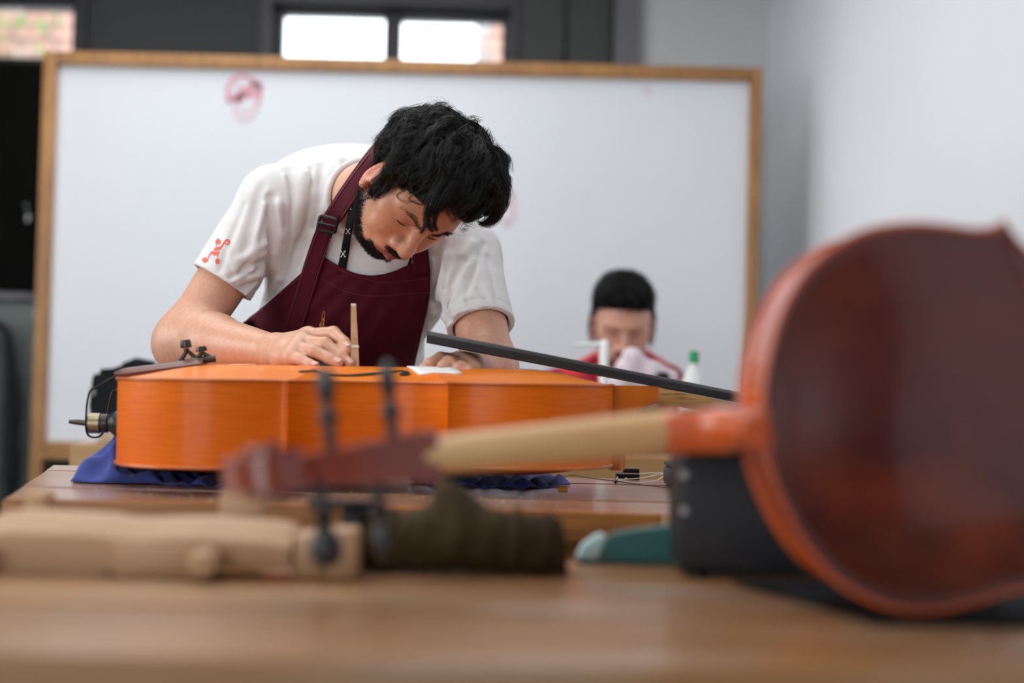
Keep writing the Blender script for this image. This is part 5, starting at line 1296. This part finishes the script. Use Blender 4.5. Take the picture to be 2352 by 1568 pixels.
hair_o = mesh_np('hair', hv - MO, hq, 'hair_core', man); hair_o['label'] = 'thick wavy black hair'
def grow(roots, flow, steps, step, offs, wave, wl, curl, members, spread):
    """Clump guides walk over the hair surface; members follow with offsets."""
    n = len(roots); p = roots.copy(); G = []; ph = rng.uniform(0, 6.28, n); ph2 = rng.uniform(0, 6.28, n)
    for s in range(steps):
        g = grad(hairf, p, .003); f = flow(hloc(p)) @ HR.T; f -= g * (f * g).sum(1)[:, None]; f /= np.linalg.norm(f, axis=1)[:, None] + 1e-9
        side = np.cross(g, f); u = s / (steps - 1)
        o = offs * (1 - .0 * u) + curl * u ** 3
        d = hairf(p); tgt = p - g * (d - o)[:, None]
        G.append(tgt + side * (wave * np.sin(ph + s * step / wl * 6.28))[:, None] * (.35 + .65 * u) + g * (wave * .45 * np.sin(ph2 + s * step / wl * 6.28))[:, None])
        p = tgt + f * step + side * (wave * .5 * np.cos(ph + s * step / wl * 6.28))[:, None]
    G = np.stack(G, 1); out = []
    for k in range(members):
        off = rng.normal(size=(n, 1, 3)) * spread; s = np.linspace(0, 1, steps)[None, :, None]; j = rng.normal(size=(n, 1, 3)) * .0016
        out.append(G + off * (1 - .72 * s) + j * s ** 2 * 1.5)
    return np.concatenate(out)
def flow_main(l):
    c = V3([.0, -.045, .15]); v = l - c; v = v / (np.linalg.norm(v, axis=1)[:, None] + 1e-9)
    v[:, 1] += .55 * np.clip(l[:, 2] / .1, 0, 1.2); v[:, 2] -= .35
    v[:, 0] += .35 * np.sin(l[:, 1] * 38 + 3 * l[:, 2] * 20); v[:, 1] += .30 * np.sin(l[:, 0] * 42); return v
face_ok = lambda l: ~((l[:, 1] > .045) & (l[:, 2] < .055))
lh = hloc(hv); cand = hv[face_ok(lh)]
N1 = 700
roots = cand[rng.choice(len(cand), N1)]
paths = [grow(roots, flow_main, 15, .0060, rng.uniform(-.001, .0065, N1), rng.uniform(.002, .0058, N1), rng.uniform(.055, .10, N1), rng.uniform(-.003, .009, N1), 16, .0031)]
lt = hloc(paths[0].reshape(-1, 3)).reshape(paths[0].shape); bad = (((lt[:, :, 1] > .070) & (lt[:, :, 2] < .058)) | ((lt[:, :, 1] > .045) & (lt[:, :, 0] > .02) & (lt[:, :, 2] < .075))).any(1); paths[0] = paths[0][~bad]
strands('hair_locks', paths[0] - MO, .00034, .00012, 'hair_black', hair_o)
# hand-placed locks: fringe over the forehead, curls at the temple, the lock at the far side
def lock(pix, n, spread, wob=.0016, tip=.45):
    g = spline([P(*q) for q in pix], 18); s = np.linspace(0, 1, 18)[None, :, None]; off = rng.normal(size=(n, 1, 3)) * spread; ph = rng.uniform(0, 6.28, (n, 1, 3))
    return g[None] + off * (1 - (1 - tip) * s) + wob * np.sin(s * 6 + ph) * s
LK = [([(1020, 410, 2.168), (1000, 440, 2.165), (984, 475, 2.175), (980, 505, 2.185), (992, 530, 2.190)], 120, .0042), ([(1030, 415, 2.168), (1002, 455, 2.165), (988, 488, 2.175), (978, 515, 2.185), (966, 534, 2.192)], 90, .0036),
      ([(1045, 420, 2.165), (1020, 455, 2.165), (1003, 490, 2.175), (998, 516, 2.188), (1004, 530, 2.192)], 80, .0034), ([(1075, 415, 2.175), (1060, 442, 2.18), (1040, 455, 2.19), (1018, 458, 2.19)], 70, .0035),
      ([(1120, 400, 2.21), (1146, 435, 2.22), (1152, 470, 2.24), (1140, 502, 2.26), (1115, 514, 2.275)], 150, .0055), ([(1116, 430, 2.22), (1142, 465, 2.24), (1142, 495, 2.26), (1122, 514, 2.28), (1100, 512, 2.285)], 120, .0048),
      ([(1110, 440, 2.23), (1134, 475, 2.25), (1130, 500, 2.27), (1112, 512, 2.28)], 90, .004), ([(1145, 390, 2.22), (1160, 430, 2.23), (1158, 465, 2.25), (1140, 500, 2.26)], 100, .0045),
      ([(960, 415, 2.180), (930, 435, 2.185), (912, 450, 2.195), (930, 464, 2.198), (958, 460, 2.195)], 8, .0008), ([(985, 425, 2.175), (955, 445, 2.180), (940, 458, 2.188), (965, 470, 2.190), (985, 466, 2.188)], 10, .001),
      ([(950, 410, 2.185), (942, 430, 2.187), (960, 455, 2.187), (980, 460, 2.185)], 12, .0012), ([(900, 405, 2.205), (892, 425, 2.215), (884, 440, 2.22), (876, 432, 2.225)], 40, .0028), ([(884, 400, 2.21), (876, 418, 2.22), (880, 436, 2.225)], 50, .0028),
      ([(922, 395, 2.195), (917, 420, 2.20), (928, 440, 2.205)], 26, .002), ([(1010, 425, 2.17), (985, 447, 2.175), (962, 458, 2.185)], 40, .003), ([(1040, 450, 2.17), (1020, 478, 2.18), (992, 490, 2.185), (980, 510, 2.19)], 50, .003),
      ([(1148, 345, 2.27), (1164, 375, 2.27), (1162, 405, 2.27), (1156, 398, 2.27)], 30, .002), ([(1138, 335, 2.28), (1156, 352, 2.28), (1163, 380, 2.27)], 30, .0025), ([(1155, 430, 2.25), (1170, 405, 2.26), (1173, 430, 2.26), (1160, 448, 2.25)], 10, .001)]
lk = np.concatenate([lock(*a) for a in LK]); strands('fringe_locks', lk - MO, .00034, .00012, 'hair_black', hair_o)
# flyaway hairs round the outline
nf = 260; roots = cand[rng.choice(len(cand), nf)]
fl = grow(roots, flow_main, 12, .006, rng.uniform(.004, .011, nf), rng.uniform(.004, .009, nf), rng.uniform(.03, .06, nf), rng.uniform(.004, .016, nf), 2, .003)
lt = hloc(fl.reshape(-1, 3)).reshape(fl.shape); fl = fl[~((lt[:, :, 1] > .075) & (lt[:, :, 2] < .05)).any(1)]
strands('flyaway_hairs', fl - MO, .00020, .00008, 'hair_black', hair_o)

# ------------------------------------------------------------------ the seated person behind the back bench (out of focus)
D2 = 3.98
sp = thing('person', 'seated person in red clothes with dark hair working behind the back bench', 'person', (P(1432, 900, D2)[0], D2 + .12, 0)); SO = V3(sp.location)
U2 = cv(.03, .90, .43); U2 /= np.linalg.norm(U2); L2_ = cv(1, -.04, 0); L2_ -= U2 * (L2_ @ U2); L2_ /= np.linalg.norm(L2_); F2 = np.cross(L2_, U2)
R2_ = np.column_stack([L2_, F2, U2]); HC2 = P(1430, 738, D2 - .05)
h2w = lambda x, y, z: HC2 + R2_ @ V3([x, y, z]); h2l = lambda p: (p - HC2) @ R2_
b2s = Shape(); head_shape(b2s, h2w, R2_)
nb2 = P(1422, 850, D2 + .06); b2s.cone(h2w(0, -.02, -.06), nb2, .055, .06, .03)
sl2, sr2 = P(1282, 888, D2 + .05), P(1530, 880, D2 + .05); el2, er2 = P(1262, 985, D2 - .03), P(1548, 985, D2 - .03); wl2, wr2 = P(1400, 905, D2 - .24), P(1478, 905, D2 - .24)
def tor2(S, e):
    S.cone(P(1432, 900, D2 + .08), P(1432, 1180, D2 + .12), .135 + e, .15 + e, .05); S.cone(nb2, sl2, .06 + e, .052 + e, .04); S.cone(nb2, sr2, .06 + e, .052 + e, .04); return S
tor2(b2s, -.014)
for a_, b_, c_ in ((sl2, el2, wl2), (sr2, er2, wr2)): b2s.cone(a_, b_, .045, .038, .02); b2s.cone(b_, c_, .038, .026, .02)
for w0, s in ((wl2, 1), (wr2, -1)):
    for k_ in range(4):
        m_ = w0 + cv(s * .020 + .0, .012 - .016 * k_, .045); b2s.cone(w0, m_, .018, .011, .01); b2s.chain([m_, m_ + cv(s * .025, .0, .020), m_ + cv(s * .045, -.004, .006)], [.0105, .009, .0075], .004)
    b2s.chain([w0 + cv(0, .02, .02), w0 + cv(s * .02, .035, .04), w0 + cv(s * .04, .03, .045)], [.014, .011, .009], .006)
v_, q_ = surface(b2s, HC2 - V3([.35, .45, .55]), HC2 + V3([.35, .35, .20]), .005)
l2 = h2l(v_); t_ = np.tile(V3([.66, .35, .26]), (len(v_), 1)); bm2 = beard_mask(l2) * (np.abs(l2) < .15).all(1); t_ = t_ * (1 - .85 * bm2[:, None]) + V3([.06, .04, .035]) * .85 * bm2[:, None]
ey2 = np.exp(-(((np.abs(l2[:, 0]) - .031) / .017) ** 2 + ((l2[:, 2] - .004) / .012) ** 2)) * (l2[:, 1] > .05) * (np.abs(l2) < .15).all(1); t_ = t_ * (1 - .6 * ey2[:, None]) + V3([.2, .1, .07]) * .6 * ey2[:, None]
mesh_np('body', v_ - SO, q_, 'skin', sp, t_)
hs2 = Shape(); e2 = lambda c, r, k=.02, sub=False: hs2.ell(h2w(*c), r, R2_, k, sub)
e2((0, -.022, .052), (.084, .100, .086)); e2((.004, .030, .092), (.070, .058, .040)); e2((0, .094, -.012), (.080, .062, .082), .01, True)
for s in (-1, 1): e2((s * .082, -.008, -.015), (.009, .018, .050), .012)
v_, q_ = surface(hs2, HC2 - .25, HC2 + .25, .006); ho2 = mesh_np('hair', v_ - SO, q_, 'hair_core', sp)
ns = 1500; ix = rng.choice(len(v_), ns); g_ = grad(hs2, v_[ix], .004); dn = -U2 + F2 * .3 * 0; f_ = dn - g_ * (g_ @ dn)[:, None]; f_ /= np.linalg.norm(f_, axis=1)[:, None] + 1e-9
s_ = np.linspace(0, 1, 6)[None, :, None]; strands('hair_strands', v_[ix][:, None] - SO + f_[:, None] * s_ * .03 + g_[:, None] * .003, .0006, .0003, 'hair_black', ho2)
ts2 = Shape(); tor2(ts2, 0.0); sl = Shape()
for a_, b_, c_ in ((sl2, el2, wl2), (sr2, er2, wr2)): sl.cone(a_, b_, .056, .050, .02); sl.cone(b_, b_ + (c_ - b_) * .7, .050, .040, .02)
nk2 = Shape(); nk2.cone(h2w(0, -.02, -.06), nb2, .062, .064, .01)
v_, q_ = surface(lambda p: np.maximum(ts2(p), -nk2(p)), HC2 - V3([.36, .45, .55]), HC2 + V3([.36, .40, .10]), .006); mesh_np('shirt', v_ - SO, q_, 'shirt_red', sp)
v_, q_ = surface(sl, HC2 - V3([.36, .45, .55]), HC2 + V3([.36, .40, .10]), .006); mesh_np('sleeves', v_ - SO, q_, 'vest_crimson', sp)
for s in (-1, 1):
    pts = [nb2 + cv(s * .055, .045, .03), nb2 + cv(s * .10, .012, .075), nb2 + cv(s * .085, -.05, .11)]
    tube('collar_edge', [p - SO for p in spline(pts, 14)], .014, 'vest_crimson', sp, 10, .5, 0)
# seat: stool
tr2 = Shape()
for s in (-1, 1): tr2.chain([V3([SO[0] + s * .09, D2 + .16, .56]), V3([SO[0] + s * .13, D2 - .16, .54]), V3([SO[0] + s * .13, D2 - .10, .06])], [.085, .065, .05], .03)
v_, q_ = surface(tr2, (SO[0] - .3, D2 - .3, 0), (SO[0] + .3, D2 + .3, .75), .010); mesh_np('trousers', v_ - SO, q_, 'trousers', sp)
st_ = thing('stool', 'plain wooden stool under the seated person', 'stool', (SO[0], D2 + .18, 0))
lathe('seat', [(.0001, .425), (.16, .425), (.165, .435), (.165, .450), (.16, .458), (.0001, .459)], 'wood_tan', st_)
for a_ in (45, 135, 225, 315):
    c_, s2_ = math.cos(math.radians(a_)), math.sin(math.radians(a_)); tube('leg', [(.11 * c_, .11 * s2_, .4245), (.16 * c_, .16 * s2_, 0.001)], [.016, .014], 'wood_tan', st_)
# crumpled pale cloth held up in both hands, with a dark clamp knob
cl = Shape(); cc = P(1462, 860, D2 - .30)
cl.ell(cc, (.062, .030, .050), None, .02); cl.ell(cc + cv(-.01, .040, 0), (.030, .022, .030), None, .03); cl.ell(cc + cv(.062, -.012, 0), (.045, .026, .034), None, .03); cl.ell(cc + cv(-.06, -.03, 0), (.030, .022, .026), None, .02)
fc = lambda p: cl(p) - .005 * np.sin(p[:, 0] * 90 + 40 * p[:, 2]) * np.sin(p[:, 2] * 70)
v_, q_ = surface(fc, cc - .16, cc + .16, .005); o = mesh_np('polishing_cloth', v_, q_, 'cloth_pinkish'); tag(o, 'crumpled pale cloth held up by the seated person', 'cloth')
t = thing('hand_clamp', 'small dark hand clamp on the pale cloth in the seated person\'s hands', 'clamp', P(1522, 868, D2 - .345))
lathe('knob', [(.0001, -.016), (.016, -.014), (.019, 0), (.015, .012), (.008, .016), (.0001, .017)], 'black_plastic', t, 18); tube('screw', [(0, 0, .015), (-.012, .004, .040)], .004, 'steel', t)
